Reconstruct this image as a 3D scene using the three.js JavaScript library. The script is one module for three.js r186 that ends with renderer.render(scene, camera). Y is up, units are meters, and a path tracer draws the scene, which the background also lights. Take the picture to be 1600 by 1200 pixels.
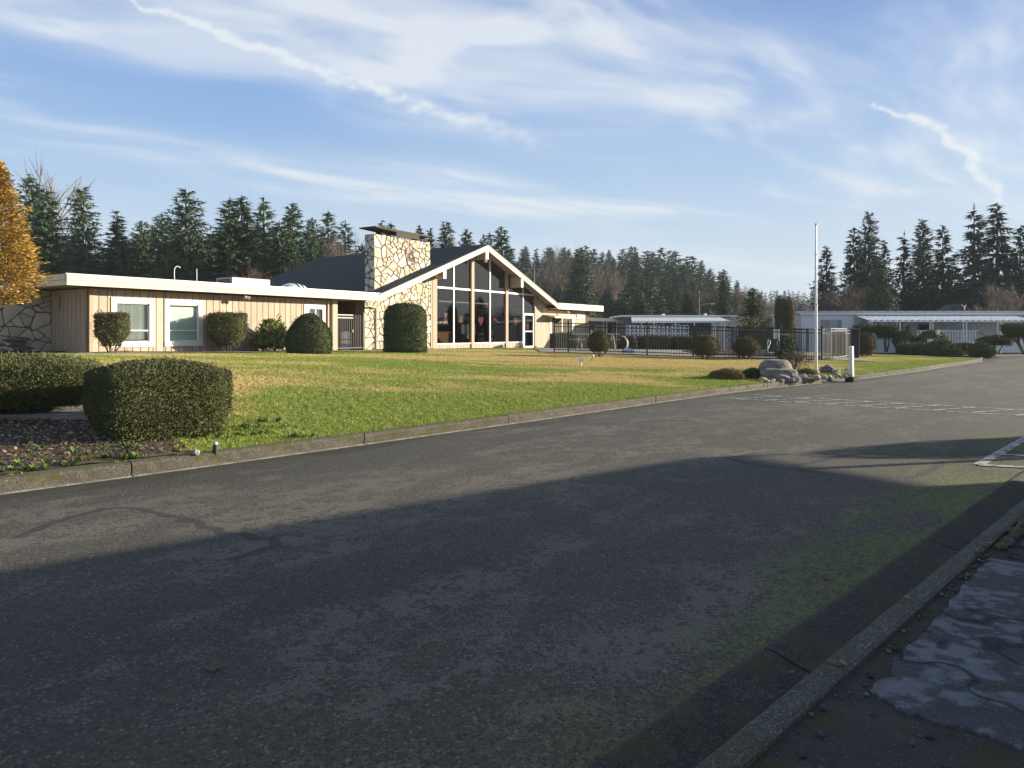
import * as THREE from 'three';
import { mergeGeometries as mergeAll } from 'three/addons/utils/BufferGeometryUtils.js';
import { RoundedBoxGeometry } from 'three/addons/geometries/RoundedBoxGeometry.js';

// ---------------------------------------------------------------- camera, sky, sun, exposure
const scene = new THREE.Scene();
const F = 1121, HZ = 518, EYE = 1.65;              // focal length and horizon row of a 1600 x 1200 frame, eye height in metres
const camera = new THREE.PerspectiveCamera(2 * Math.atan(600 / F) * 180 / Math.PI, 4 / 3, 0.05, 3000);
camera.position.set(0, EYE, 0);
camera.lookAt(0, EYE, -10);
camera.setViewOffset(1600, 1200, 0, 600 - HZ, 1600, 1200);
const renderer = new THREE.WebGLRenderer({ antialias: true });
renderer.toneMapping = THREE.LinearToneMapping;
renderer.toneMappingExposure = 2.3;
renderer.shadowMap.enabled = true;
const SUN = new THREE.Vector3(0.954, 0.212, -0.215).normalize();
const sun = new THREE.DirectionalLight(new THREE.Color().setRGB(1.0, 0.88, 0.70), 5);
sun.position.copy(SUN).multiplyScalar(120);
sun.castShadow = true;
sun.shadow.mapSize.set(4096, 4096);
Object.assign(sun.shadow.camera, { left: -90, right: 90, top: 70, bottom: -70, near: 1, far: 320 });
scene.add(sun, sun.target);
{
  const W = 3072, H = 1536, data = new Float32Array(W * H * 4);
  const stops = [[-90, .20, .20, .19], [-3, .42, .46, .50], [0, .66, .75, .82], [3, .66, .755, .84], [7, .56, .69, .84], [12, .385, .57, .815], [18, .185, .38, .745], [25, .115, .27, .62], [45, .085, .165, .34], [90, .065, .12, .25]];
  const D2R = Math.PI / 180;
  // condensation trails as (azimuth to the right of north, elevation) in degrees: points, half width, strength
  const trails = [
    { p: [[-33, 23.9, .22], [-27.8, 22.2, .30], [-22.3, 21.1, .42], [-16.9, 19.85, .55], [-12, 18.7, .75], [-7.6, 17.5, .7], [-2, 16.0, .8], [4, 14.4, .9], [7, 13.5, 1.0]], k: .95 },
    { p: [[26.9, 15.8, .12], [27.6, 15.4, .2], [29.8, 14.2, .35], [31.2, 13.5, .5], [32.2, 12.2, .5], [33.4, 10.0, .45], [34.0, 9.0, .5]], k: 1.15 },
    { p: [[35.6, 15.5, .12], [35.7, 13.8, .12]], k: .5 },
  ];
  for (let j = 0; j < H; j++) {
    const el = ((j + .5) / H - .5) * 180, y = Math.sin(el * D2R), r = Math.cos(el * D2R);
    let a = 0; while (a < stops.length - 2 && stops[a + 1][0] < el) a++;
    const f = Math.min(1, Math.max(0, (el - stops[a][0]) / (stops[a + 1][0] - stops[a][0])));
    const base = [1, 2, 3].map((c) => stops[a][c] + (stops[a + 1][c] - stops[a][c]) * f);
    for (let i = 0; i < W; i++) {
      const ang = ((i + .5) / W - .5) * 2 * Math.PI, x = r * Math.cos(ang), z = r * Math.sin(ang);
      let R = base[0], G = base[1], B = base[2];
      if (el > -2) {
        const k = 1 / (Math.max(0, y) + .10), px = x * k, pz = z * k;
        const q = px * .86 - pz * .51, w = px * .51 + pz * .86;     // along and across the streaks
        const warp = fbm(q * .6 + 3, w * .8, 11, 3) - .5;
        const c1 = fbm(q * .7 + warp * 1.4 + 2.4, w * 1.7 + warp * 2 + 7, 21, 6), c2 = fbm(q * 2.0 + 9 + warp * 2, w * 8 + warp * 6, 31, 5), c3 = fbm(q * .35 + 5, w * .6 + 2, 41, 3), c4 = fbm(q * 4 + warp * 6, w * 11 + warp * 9, 35, 4);
        let m = sm(.415, .70, c1 * .56 + c2 * .22 + c3 * .22) * (.22 + .55 * sm(.28, .68, c2) + .42 * sm(.35, .7, c4)) * .66 + .20 * sm(.2, .6, c3 * .6 + c1 * .4);
        m = Math.min(.88, m) * sm(-2, 5, el) * lerp(1, .5, sm(26, 65, el));
        const az = Math.atan2(x, -z) / D2R;
        if (az > -34 && az < 38 && el > 7 && el < 29) for (const t of trails) {
          let best = 9, wd = 1;
          const jx = (fbm(az * .7, el * 1.2, 51, 5) - .5) * 1.3, jy = (fbm(az * .7 + 40, el * 1.2, 53, 5) - .5) * 1.1, ax = az + jx, ey = el + jy;
          for (let s = 0; s < t.p.length - 1; s++) {
            const [x0, y0, w0] = t.p[s], [x1, y1, w1] = t.p[s + 1], dx = x1 - x0, dy = y1 - y0;
            const u = Math.min(1, Math.max(0, ((ax - x0) * dx + (ey - y0) * dy) / (dx * dx + dy * dy)));
            const ww = w0 + (w1 - w0) * u, dd = Math.hypot(ax - x0 - dx * u, ey - y0 - dy * u) / ww;
            if (dd < best) { best = dd; wd = ww; }
          }
          if (best < 3) m = Math.max(m, m * .6 + t.k * Math.exp(-best * best * 1.4) * Math.min(1, .62 / wd + .1) * (.15 + 1.1 * fbm(az * 1.3, el * 2.4, 57, 5)) * sm(7, -4, az < 20 ? az : -9));
        }
        m = Math.min(.95, m);
        R += (.80 - R) * m; G += (.85 - G) * m; B += (.91 - B) * m;
        const cs = x * SUN.x + y * SUN.y + z * SUN.z, g = Math.exp((cs - 1) * 9) * .45;
        R += g; G += g * .9; B += g * .72;
      }
      const o = (j * W + i) * 4;
      data[o] = R / 2.3; data[o + 1] = G / 2.3; data[o + 2] = B / 2.3; data[o + 3] = 1;
    }
  }
  const sky = new THREE.DataTexture(data, W, H, THREE.RGBAFormat, THREE.FloatType);
  sky.mapping = THREE.EquirectangularReflectionMapping;
  sky.magFilter = sky.minFilter = THREE.LinearFilter;
  sky.needsUpdate = true;
  scene.background = sky;
  scene.environment = sky;
}
scene.fog = new THREE.FogExp2(0xcfdde8, 0.00035);

// ---------------------------------------------------------------- helpers
function hash2(ix, iy, seed) {
  let h = Math.imul(ix | 0, 374761393) ^ Math.imul(iy | 0, 668265263) ^ Math.imul(seed | 0, 1442695041);
  h = Math.imul(h ^ (h >>> 13), 1274126177); h = Math.imul(h ^ (h >>> 15), 2246822519);
  return ((h ^ (h >>> 16)) >>> 0) / 4294967296;
}
function vnoise(x, y, seed) {
  const ix = Math.floor(x), iy = Math.floor(y); let fx = x - ix, fy = y - iy;
  fx = fx * fx * (3 - 2 * fx); fy = fy * fy * (3 - 2 * fy);
  const a = hash2(ix, iy, seed), b = hash2(ix + 1, iy, seed), c = hash2(ix, iy + 1, seed), d = hash2(ix + 1, iy + 1, seed);
  return a + (b - a) * fx + (c - a) * fy + (a - b - c + d) * fx * fy;
}
function fbm(x, y, seed, oct) {
  let v = 0, a = .5, t = 0;
  for (let i = 0; i < oct; i++) { v += a * vnoise(x, y, seed + i); t += a; a *= .5; const nx = x * 1.62 + y * 1.18, ny = -x * 1.18 + y * 1.62; x = nx; y = ny; }
  return v / t;
}
function sm(a, b, x) { const t = Math.min(1, Math.max(0, (x - a) / (b - a))); return t * t * (3 - 2 * t); }
function lerp(a, b, t) { return a + (b - a) * t; }
function rng(seed) { let a = seed >>> 0; return () => { a = (a + 0x6D2B79F5) | 0; let t = Math.imul(a ^ (a >>> 15), 1 | a); t = (t + Math.imul(t ^ (t >>> 7), 61 | t)) ^ t; return ((t ^ (t >>> 14)) >>> 0) / 4294967296; }; }
function table(list, x) { let i = 0; while (i < list.length - 2 && list[i + 1][0] < x) i++; const [a, b] = list[i], [c, d] = list[i + 1]; return lerp(b, d, Math.min(1, Math.max(0, (x - a) / (c - a)))); }
function toByte(l) { l = Math.min(1, Math.max(0, l)); return Math.round(255 * (l <= .0031308 ? l * 12.92 : 1.055 * Math.pow(l, 1 / 2.4) - .055)); }
function lin(r, g, b) { return new THREE.Color().setRGB(r, g, b); }
function mat(r, g, b, rough = .85, extra = {}) { return new THREE.MeshStandardMaterial({ color: lin(r, g, b), roughness: rough, ...extra }); }
const taken = {};
function numbered(name) { const n = taken[name] = (taken[name] ?? -1) + 1; return n ? `${name}_${String(n).padStart(3, '0')}` : name; }
function mesh(name, geo, m, parent) { const o = new THREE.Mesh(geo, m); o.name = name; o.castShadow = o.receiveShadow = true; parent.add(o); return o; }
function tag(o, label, category, group) { o.userData = { label, category }; if (group) o.userData.group = group; return o; }
function thing(name, label, category, [x, y, z] = [0, 0, 0], turn = 0, group) { const o = new THREE.Group(); o.name = numbered(name); o.position.set(x, y, z); o.rotation.y = turn; scene.add(o); return tag(o, label, category, group); }
function single(name, label, category, geo, m, [x, y, z] = [0, 0, 0], turn = 0, group) { const o = mesh(numbered(name), geo, m, scene); o.position.set(x, y, z); o.rotation.y = turn; return tag(o, label, category, group); }
function structure(name, geo, m) { const o = mesh(numbered(name), geo, m, scene); o.userData = { kind: 'structure', label: name.replace(/_/g, ' ') }; return o; }
function copyOf(o, label, [x, y, z], turn = 0, scale = 1) { const c = o.clone(); c.name = numbered(o.name.replace(/_\d{3}$/, '')); c.userData = { ...o.userData, label }; c.position.set(x, y, z); c.rotation.y = turn; Array.isArray(scale) ? c.scale.set(...scale) : c.scale.setScalar(scale); scene.add(c); return c; }
function box(w, h, d, x = 0, y = 0, z = 0) { const g = new THREE.BoxGeometry(w, h, d); g.translate(x, y, z); return g; }
function span(x0, x1, y0, y1, z0, z1) { return box(Math.abs(x1 - x0), Math.abs(y1 - y0), Math.abs(z1 - z0), (x0 + x1) / 2, (y0 + y1) / 2, (z0 + z1) / 2); }
function rbox(x0, x1, y0, y1, z0, z1, r = .01) { const g = new RoundedBoxGeometry(x1 - x0, y1 - y0, z1 - z0, 1, r); g.translate((x0 + x1) / 2, (y0 + y1) / 2, (z0 + z1) / 2); return g; }
function bar(a, b, r0, r1 = r0, seg = 6) {
  const A = new THREE.Vector3(...a), B = new THREE.Vector3(...b), L = A.distanceTo(B), g = new THREE.CylinderGeometry(r1, r0, L, seg);
  g.translate(0, L / 2, 0); g.applyQuaternion(new THREE.Quaternion().setFromUnitVectors(new THREE.Vector3(0, 1, 0), B.clone().sub(A).normalize())); g.translate(...a); return g;
}
function tube(pts, r, seg = 24, rad = 6) { return new THREE.TubeGeometry(new THREE.CatmullRomCurve3(pts.map((p) => new THREE.Vector3(...p))), seg, r, rad); }
function geoFrom(pos, idx, col, uv) {
  const g = new THREE.BufferGeometry(); g.setAttribute('position', new THREE.Float32BufferAttribute(pos, 3));
  if (uv) g.setAttribute('uv', new THREE.Float32BufferAttribute(uv, 2));
  if (col) g.setAttribute('color', new THREE.Float32BufferAttribute(col, 3));
  if (idx) g.setIndex(idx); g.computeVertexNormals(); return g;
}
function flatPoly(tris) { return geoFrom(tris.flat(2)); }           // list of triangles of points
function quad(a, b, c, d) { return [[a, b, c], [a, c, d]]; }
// a solid from an outline in (x, y), extruded along z from z0 to z1
function slab(outline, z0, z1, bevel = 0) {
  const s = new THREE.Shape(outline.map((p) => new THREE.Vector2(p[0], p[1])));
  const g = new THREE.ExtrudeGeometry(s, { depth: z1 - z0 - 2 * bevel, bevelEnabled: bevel > 0, bevelSize: bevel, bevelThickness: bevel, bevelSegments: 1, bevelOffset: -bevel }); g.translate(0, 0, z0 + bevel); return g;
}
// a solid from an outline in plan (x, d), from y0 to y1
function planSlab(outline, y0, y1) { const g = slab(outline.map(([x, d]) => [x, d]), y0, y1); g.rotateX(-Math.PI / 2); return g; }
function texture(W, H, fn, { srgb = true, repeat } = {}) {
  const a = new Uint8Array(W * H * 4);
  for (let j = 0, o = 0; j < H; j++) for (let i = 0; i < W; i++, o += 4) {
    const c = fn((i + .5) / W, (j + .5) / H);
    if (srgb) { a[o] = toByte(c[0]); a[o + 1] = toByte(c[1]); a[o + 2] = toByte(c[2]); } else a[o] = a[o + 1] = a[o + 2] = Math.round(255 * Math.min(1, Math.max(0, c)));
    a[o + 3] = 255;
  }
  const t = new THREE.DataTexture(a, W, H); t.wrapS = t.wrapT = THREE.RepeatWrapping; t.magFilter = THREE.LinearFilter; t.minFilter = THREE.LinearMipmapLinearFilter; t.generateMipmaps = true;
  if (srgb) t.colorSpace = THREE.SRGBColorSpace; if (repeat) t.repeat.set(...repeat); t.needsUpdate = true; return t;
}
const at = (px, py, d) => [(px - 800) * d / F, EYE - (py - HZ) * d / F, -d];      // where a sight line meets the depth d
// leaves, needles and twigs: loose triangles with a colour of their own
class Leaves {
  constructor() { this.p = []; this.c = []; }
  tri(a, b, c, col) { this.p.push(...a, ...b, ...c); this.c.push(...col, ...col, ...col); }
  // a leaf: kite round a midrib from a, along dir with length l and width w, turned to side
  leaf(a, dir, side, l, w, col) {
    const m = [a[0] + dir[0] * l * .5, a[1] + dir[1] * l * .5, a[2] + dir[2] * l * .5], e = [a[0] + dir[0] * l, a[1] + dir[1] * l, a[2] + dir[2] * l];
    const p = [m[0] + side[0] * w, m[1] + side[1] * w, m[2] + side[2] * w], q = [m[0] - side[0] * w, m[1] - side[1] * w, m[2] - side[2] * w];
    this.tri(a, p, e, col); this.tri(a, e, q, col);
  }
  spike(a, dir, side, l, w, col) { this.tri([a[0] - side[0] * w, a[1] - side[1] * w, a[2] - side[2] * w], [a[0] + side[0] * w, a[1] + side[1] * w, a[2] + side[2] * w], [a[0] + dir[0] * l, a[1] + dir[1] * l, a[2] + dir[2] * l], col); }
  geo() { return geoFrom(this.p, null, this.c); }
}
function norm(v) { const l = Math.hypot(...v) || 1; return [v[0] / l, v[1] / l, v[2] / l]; }
function cross(a, b) { return [a[1] * b[2] - a[2] * b[1], a[2] * b[0] - a[0] * b[2], a[0] * b[1] - a[1] * b[0]]; }
function anyDir(R) { const z = R() * 2 - 1, t = R() * 6.2832, r = Math.sqrt(1 - z * z); return [r * Math.cos(t), z, r * Math.sin(t)]; }
function pick(R, cols, vary = .25) { const c = cols[Math.floor(R() * cols.length)], k = 1 - vary + 2 * vary * R(); return [c[0] * k, c[1] * k, c[2] * k]; }
const leafMat = new THREE.MeshPhysicalMaterial({ vertexColors: true, roughness: .75, side: THREE.DoubleSide, transmission: .0 });
const barkMat = mat(.085, .065, .048, .95);
const twigMat = new THREE.MeshStandardMaterial({ vertexColors: true, roughness: .95, side: THREE.DoubleSide });

// the lay of the land: s along the street, n across it from the right kerb to the left, both turned 45 degrees from the lens axis
const Q = Math.SQRT1_2;
const sn = (X, d) => [(X + d) * Q, (d - X) * Q], xd = (s, n) => [(s - n) * Q, (s + n) * Q];
const kerbN = (s) => table([[-10, 8.86], [1.5, 8.82], [3.4, 8.84], [6.2, 8.95], [10, 9.12], [13.5, 9.34], [16.7, 9.5], [20.4, 9.48], [23.6, 9.22], [26.6, 9.06], [32.5, 9.1], [39, 9.38], [46, 9.64], [60, 10]], s);
const facadeLevel = (s) => table([[-20, 1.0], [7.5, .91], [18.5, .73], [25.8, .64], [36.5, .5], [50, .3]], s);
function landAt(X, d) {
  const [s, n0] = sn(X, d), n = n0 - kerbN(s) - .16; if (n <= 0) return .15;
  const k = Math.min(1, n / 15.5), f = 1 - Math.pow(1 - k, 1.5);
  return .15 + (facadeLevel(s) - .15) * f + (fbm(X * .35, d * .35, 71, 3) - .5) * .05 * Math.min(1, n);
}
// where a sight line meets the lawn
function onLawn(px, py) { for (let d = 6; d < 80; d += .01) { const X = (px - 800) * d / F; if (EYE - (py - HZ) * d / F <= landAt(X, d)) return [X, landAt(X, d), -d]; } return at(px, py, 60); }
const onRoad = (px, py) => { const d = EYE * F / (py - HZ); return [(px - 800) * d / F, d]; };
function merge(list) { return mergeAll(list.map((g) => { const h = g.index ? g.toNonIndexed() : g; if (!h.attributes.uv) h.setAttribute('uv', new THREE.Float32BufferAttribute(new Float32Array(h.attributes.position.count * 2), 2)); for (const k of Object.keys(h.attributes)) if (!['position', 'normal', 'uv'].includes(k)) h.deleteAttribute(k); return h; })); }
// ---------------------------------------------------------------- ground, road, kerbs, lawn
structure('ground', (() => { const g = new THREE.PlaneGeometry(2400, 2400); g.rotateX(-Math.PI / 2); g.translate(0, -.06, -300); return g; })(), mat(.10, .10, .05, 1));
const NR = 1.705;                                                        // edge of the gutter on the right
const cracks = [                                                          // tarred cracks as road points
  [[30, 838], [80, 818], [120, 806], [160, 796], [205, 794], [225, 797], [260, 806], [300, 815], [335, 828], [350, 833], [385, 836], [397, 845], [425, 843], [434, 852], [400, 862], [366, 872]],
  [[1138, 716], [1180, 709], [1245, 710], [1300, 716], [1240, 728], [1258, 735], [1310, 741], [1375, 748]],
  [[1138, 716], [1170, 725], [1230, 733], [1280, 739]], [[1300, 716], [1340, 708], [1400, 711], [1455, 717], [1475, 722], [1460, 732], [1420, 748]], [[1475, 717], [1540, 709], [1590, 706]],
].map((l) => l.map(([px, py]) => sn(...onRoad(px, py))));
const crackDist = (s, n) => {
  let best = 9;
  for (let l = 0; l < cracks.length; l++) for (let i = 0; i < cracks[l].length - 1; i++) {
    const [a, b] = cracks[l][i], [c, e] = cracks[l][i + 1], dx = c - a, dy = e - b, t = Math.min(1, Math.max(0, ((s - a) * dx + (n - b) * dy) / (dx * dx + dy * dy + 1e-9)));
    const D = Math.hypot(s - a - dx * t, n - b - dy * t); if (D < best) best = D;
  }
  return best;
};
function asphalt(s, n) {
  const grain = hash2(Math.floor(s * 130), Math.floor(n * 130), 5), grain2 = hash2(Math.floor(s * 84), Math.floor(n * 84), 9), soft = vnoise(s * 45, n * 45, 3);
  const wide = fbm(s * .16, n * .5, 101, 4), patch = fbm(s * .7 + 4, n * 1.9, 111, 5), fine = fbm(s * 2.6, n * 4.2, 121, 4);
  let v = .063 + .05 * (wide - .5);
  v *= .55 + .5 * soft + .42 * grain; if (grain2 > .955) v += .03 + .12 * grain; if (grain < .14) v *= .5;
  let r = v * 1.0, g = v * .91, b = v * .66;
  // worn places where pale dust and sand fill the surface
  const lane = sm(3.2, 1.2, Math.abs(kerbN(s) - n - 2.2)) * .10, worn = sm(.59, .70, patch * .55 + fine * .45 + (wide - .5) * .2 + lane + (grain - .5) * .16) * sm(.36, .56, fbm(s * 9, n * 12, 125, 3) + .5 * (soft - .5) + .08);
  r = lerp(r, .115 + .08 * grain, worn * .6); g = lerp(g, .103 + .072 * grain, worn * .6); b = lerp(b, .076 + .054 * grain, worn * .6);
  // moss creeping in from the right gutter
  const edge = n - NR, m = sm(.42, .60, fbm(s * .8, n * 1.4, 131, 4) + .30 - edge * .42 + .26 * sm(5, 10, s) * sm(16, 11, s) - .03) * sm(.30, .62, fine + .45 * (soft - .4));
  const mo = m * (.6 + .4 * sm(3.5, 8, s)) * sm(.75 + 1.1 * sm(3, 8, s), .0, edge) * sm(.25, .6, grain * .6 + soft * .5) * .85; r = lerp(r, .082 + .066 * soft, mo); g = lerp(g, .098 + .07 * soft, mo); b = lerp(b, .010, mo);
  const el = kerbN(s) - n, m2 = sm(.45, .1, el) * sm(.44, .6, fbm(s * 1.7, n * 2, 141, 4)) * .7; r = lerp(r, .06, m2); g = lerp(g, .065, m2); b = lerp(b, .02, m2);
  const silt = sm(.50, .60, fbm(s * 1.1, n * 3, 145, 5) * .6 + .45 - el * .55 + .12 * (grain - .5)) * .4; r *= 1 - silt; g *= 1 - silt; b *= 1 - silt;      // blotches of dark wet silt beside the kerb
  const wig = (fbm(s * 7, n * 7, 151, 3) - .5) * .11, cd = crackDist(s + wig, n + wig), tar = sm(.058, .046, cd) * (.9 - .25 * grain);
  r = lerp(r, .024, tar); g = lerp(g, .024, tar); b = lerp(b, .028, tar);
  return [r, g, b];
}
const grit = texture(1024, 1024, (u, v) => { const x = u * 220, y = v * 220; return .5 * hash2(Math.floor(x), Math.floor(y), 61) + .3 * hash2(Math.floor(u * 110), Math.floor(v * 110), 62) + .2 * vnoise(u * 60, v * 60, 63); }, { srgb: false });
function roadSheet(name, s0, s1, n0, n1, W, H, ds, dn) {
  const g = new THREE.PlaneGeometry(1, 1, Math.ceil((s1 - s0) / ds), Math.ceil((n1 - n0) / dn)), p = g.attributes.position, uv = g.attributes.uv;
  for (let i = 0; i < p.count; i++) { const u = uv.getX(i), v = uv.getY(i), s = lerp(s0, s1, u), n = lerp(n0, n1, v), [X, d] = xd(s, n); p.setXYZ(i, X, 0, -d); }
  g.computeVertexNormals();
  if (g.attributes.normal.getY(0) < 0) { const ix = g.index.array; for (let i = 0; i < ix.length; i += 3) { const t = ix[i]; ix[i] = ix[i + 1]; ix[i + 1] = t; } g.computeVertexNormals(); }
  const map = texture(W, H, (u, v) => asphalt(lerp(s0, s1, u), lerp(n0, n1, v))); map.wrapS = map.wrapT = THREE.ClampToEdgeWrapping;
  const bump = grit.clone(); bump.repeat.set((s1 - s0) / 1.5, (n1 - n0) / 1.5); bump.needsUpdate = true;
  return structure(name, g, new THREE.MeshStandardMaterial({ map, roughness: .86, bumpMap: bump, bumpScale: .004 }));
}
roadSheet('road', -1, 10, NR, 9.3, 2048, 2048, 2, 2);
roadSheet('road', 10, 58, NR, 10.2, 2048, 1024, 3, 3);
{ // the street beyond, across the end of the lawn
  const g = new THREE.PlaneGeometry(120, 9, 1, 1); g.rotateX(-Math.PI / 2); g.translate(45, -.008, -50.5);
  structure('cross_street', g, mat(.085, .079, .064, .9));
}
// pale painted markings
const paint = new THREE.MeshStandardMaterial({ color: lin(.46, .45, .42), roughness: .85, map: texture(256, 256, (u, v) => { const k = .28 + .72 * sm(.38, .56, fbm(u * 22, v * 22, 171, 4)); return [k, k, k * .98]; }) });
function stripe(a, b, w) {
  const dx = b[0] - a[0], dz = b[1] - a[1], l = Math.hypot(dx, dz), nx = -dz / l * w / 2, nz = dx / l * w / 2;
  const P = (q, k) => [q[0] + nx * k, .005, -(q[1] + nz * k)], g = geoFrom([...P(a, 1), ...P(a, -1), ...P(b, -1), ...P(b, 1)], [0, 1, 2, 0, 2, 3], null, [0, 0, w, 0, w, l, 0, l]);
  if (g.attributes.normal.getY(0) < 0) { g.index.array.reverse(); g.computeVertexNormals(); }
  return g;
}
{
  const A = (t) => { const p = onRoad(1178, 617), q = onRoad(1640, 643); return [lerp(p[0], q[0], t), lerp(p[1], q[1], t)]; }, B = (t) => { const p = onRoad(1140, 622.8), q = onRoad(1640, 652.5); return [lerp(p[0], q[0], t), lerp(p[1], q[1], t)]; };
  const c = thing('crosswalk_marking', 'white zigzag of painted lines across the street beyond the boulder bed', 'road marking');
  mesh('line', stripe(A(0), A(1), .10), paint, c); mesh('line', stripe(B(0), B(1), .10), paint, c);
  for (let k = 0; k < 9; k++) { const g = stripe(B(k / 9 + .02), A(k / 9 + .13), .09); g.translate(0, .004, 0); mesh('line', g, paint, c); }
  const k = thing('parking_marking', 'white painted bay lines near the right edge of the street', 'road marking');
  const P0 = onRoad(1528, 727), P1 = onRoad(1640, 664), P2 = onRoad(1680, 735);
  mesh('line', stripe(P0, P1, .12), paint, k); { const g = stripe(P0, P2, .11); g.translate(0, .004, 0); mesh('line', g, paint, k); }
  for (const t of [.2, .52]) { const p = [lerp(P0[0], P1[0], t), lerp(P0[1], P1[1], t)], g = stripe(p, [p[0] + (P2[0] - P0[0]) * .8, p[1] + (P2[1] - P0[1]) * .8], .10); g.translate(0, .004, 0); mesh('line', g, paint, k); }
}
// concrete
function concreteTex(base, mossy, seed, tint = [1, .97, .9]) {
  return texture(512, 512, (u, v) => {
    const g = .55 * hash2(Math.floor(u * 110 + 3 * vnoise(u * 60, v * 60, seed)), Math.floor(v * 110), seed) + .45 * hash2(Math.floor(u * 250), Math.floor(v * 250), seed + 7), f = fbm(u * 9, v * 9, seed + 1, 5), st = fbm(u * 3, v * 16, seed + 2, 4);
    let k = base * (.35 + .4 * f + .25 * st) * lerp(.5, 2.0, g * g); if (g > .86) k *= 1.6;
    const m = sm(.5, .66, fbm(u * 5 + 3, v * 7, seed + 4, 5)) * mossy;
    return [lerp(k * tint[0], .062, m), lerp(k * tint[1], .064, m), lerp(k * tint[2], .018, m)];
  });
}
const kerbMats = [0, 1, 2].map((i) => new THREE.MeshStandardMaterial({ map: concreteTex([.15, .125, .175][i], .9, 200 + i * 10, [1, .90, .70]), roughness: .95, bumpMap: grit, bumpScale: .004 }));
const lipMat = new THREE.MeshStandardMaterial({ map: concreteTex(.30, .3, 233), roughness: .9 });
const gutterMats = [0, 1, 2].map((i) => new THREE.MeshStandardMaterial({ map: concreteTex([.072, .062, .082][i], .5, 240 + i * 10, [1, .94, .76]), roughness: .95, bumpMap: grit, bumpScale: .005 }));
const curbTopMats = [0, 1, 2].map((i) => new THREE.MeshStandardMaterial({ map: concreteTex([.15, .135, .165][i], .35, 280 + i * 10, [1, .94, .78]), roughness: .95, bumpMap: grit, bumpScale: .006 }));
// sweep a profile of (across, y) along plan points (X, d) with left-hand normals
function sweep(path, prof) {
  const pos = [], uv = [], idx = [], m = prof.length; let len = 0;
  for (let i = 0; i < path.length; i++) {
    const a = path[Math.max(0, i - 1)], b = path[Math.min(path.length - 1, i + 1)], l = Math.hypot(b[0] - a[0], b[1] - a[1]), nx = -(b[1] - a[1]) / l, nd = (b[0] - a[0]) / l;
    if (i) len += Math.hypot(path[i][0] - path[i - 1][0], path[i][1] - path[i - 1][1]);
    let w = 0; prof.forEach(([o, y], k) => { if (k) w += Math.hypot(o - prof[k - 1][0], y - prof[k - 1][1]); pos.push(path[i][0] + nx * o, y, -(path[i][1] + nd * o)); uv.push(len, w); });
  }
  for (let i = 0; i < path.length - 1; i++) for (let k = 0; k < m - 1; k++) { const a = i * m + k, b = a + m; idx.push(a, b, a + 1, a + 1, b, b + 1); }
  for (const e of [0, path.length - 1]) for (let k = 1; k < m - 1; k++) { const a = e * m; e ? idx.push(a, a + k, a + k + 1) : idx.push(a, a + k + 1, a + k); }
  const g = geoFrom(pos, idx, null, uv).toNonIndexed(); g.computeVertexNormals(); return g;
}
{
  const kerb = new THREE.Group(); kerb.name = 'kerb'; kerb.userData = { kind: 'structure', label: 'raised concrete kerb along the lawn' }; scene.add(kerb);
  const R = rng(7), joints = [-9, -6, -3, 0.0, 2.72, 5.9, 9.0, 11.6, 14.1, 17.0, 20, 23, 26, 29, 32, 35, 38, 41, 44, 46.4];
  for (let j = 0; j < joints.length - 1; j++) {
    const path = [], a = joints[j] + .008, b = joints[j + 1] - .008; for (let k = 0; k <= 6; k++) { const s = lerp(a, b, k / 6); path.push(xd(s, kerbN(s))); }
    const t = (R() - .5) * .014, h = .155 + (R() - .5) * .012;
    mesh('kerb_segment', sweep(path, [[.035 + t, -.03], [.012 + t, h - .04], [.022 + t, h - .012], [.045 + t, h], [.165 + t, h + .003], [.18 + t, h - .02], [.18 + t, -.03]]), kerbMats[Math.floor(R() * 3)], kerb);
    mesh('kerb_lip', sweep(path, [[-.035, -.02], [-.03, .010], [.03, .013], [.03, -.02]]), lipMat, kerb);
  }
  // round the far corner
  const p0 = xd(46.42, 9.66), arc = [p0, [27.6, 42], [27.9, 44], [26.9, 45.9], [24, 46.8], [18, 47], [13, 47]];
  mesh('kerb_segment', sweep(arc, [[.03, -.03], [.012, .12], [.04, .155], [.17, .155], [.18, -.03]]), kerbMats[0], kerb);
}
{ // right-hand gutter and low kerb
  const g = new THREE.Group(); g.name = 'gutter'; g.userData = { kind: 'structure', label: 'dark mossy concrete gutter and low kerb on the right' }; scene.add(g);
  const R = rng(17), joints = [-2.5, .4, 3.55, 6.32, 9.2, 12.1, 15, 18, 21, 24, 27, 30];
  for (let j = 0; j < joints.length - 1; j++) {
    const a = joints[j] + .006, b = joints[j + 1] - .006, path = []; for (let k = 0; k <= 10; k++) { const s = lerp(b, a, k / 10); path.push(xd(s, NR + (fbm(s * 1.3, j, 301, 3) - .5) * .03)); }
    const dy = (R() - .5) * .008, wob = () => (R() - .5) * .006;
    mesh('gutter_pan', sweep(path, [[-.012, -.05], [-.008, .010 + dy], [.02, .016 + dy], [.07, .006 + dy + wob()], [.17, -.022 + dy], [.285, -.042 + dy], [.285, -.07]]), gutterMats[Math.floor(R() * 3)], g);
    const path2 = []; for (let k = 0; k <= 8; k++) { const s = lerp(b, a, k / 8); path2.push(xd(s, NR)); }
    mesh('kerb_segment', sweep(path2, [[.287, -.06], [.29, .022 + dy], [.300, .034 + dy], [.316, .040 + dy], [.40, .040 + dy], [.42, .030 + dy], [.425, -.06]]), curbTopMats[Math.floor(R() * 3)], g);
  }
}
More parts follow.
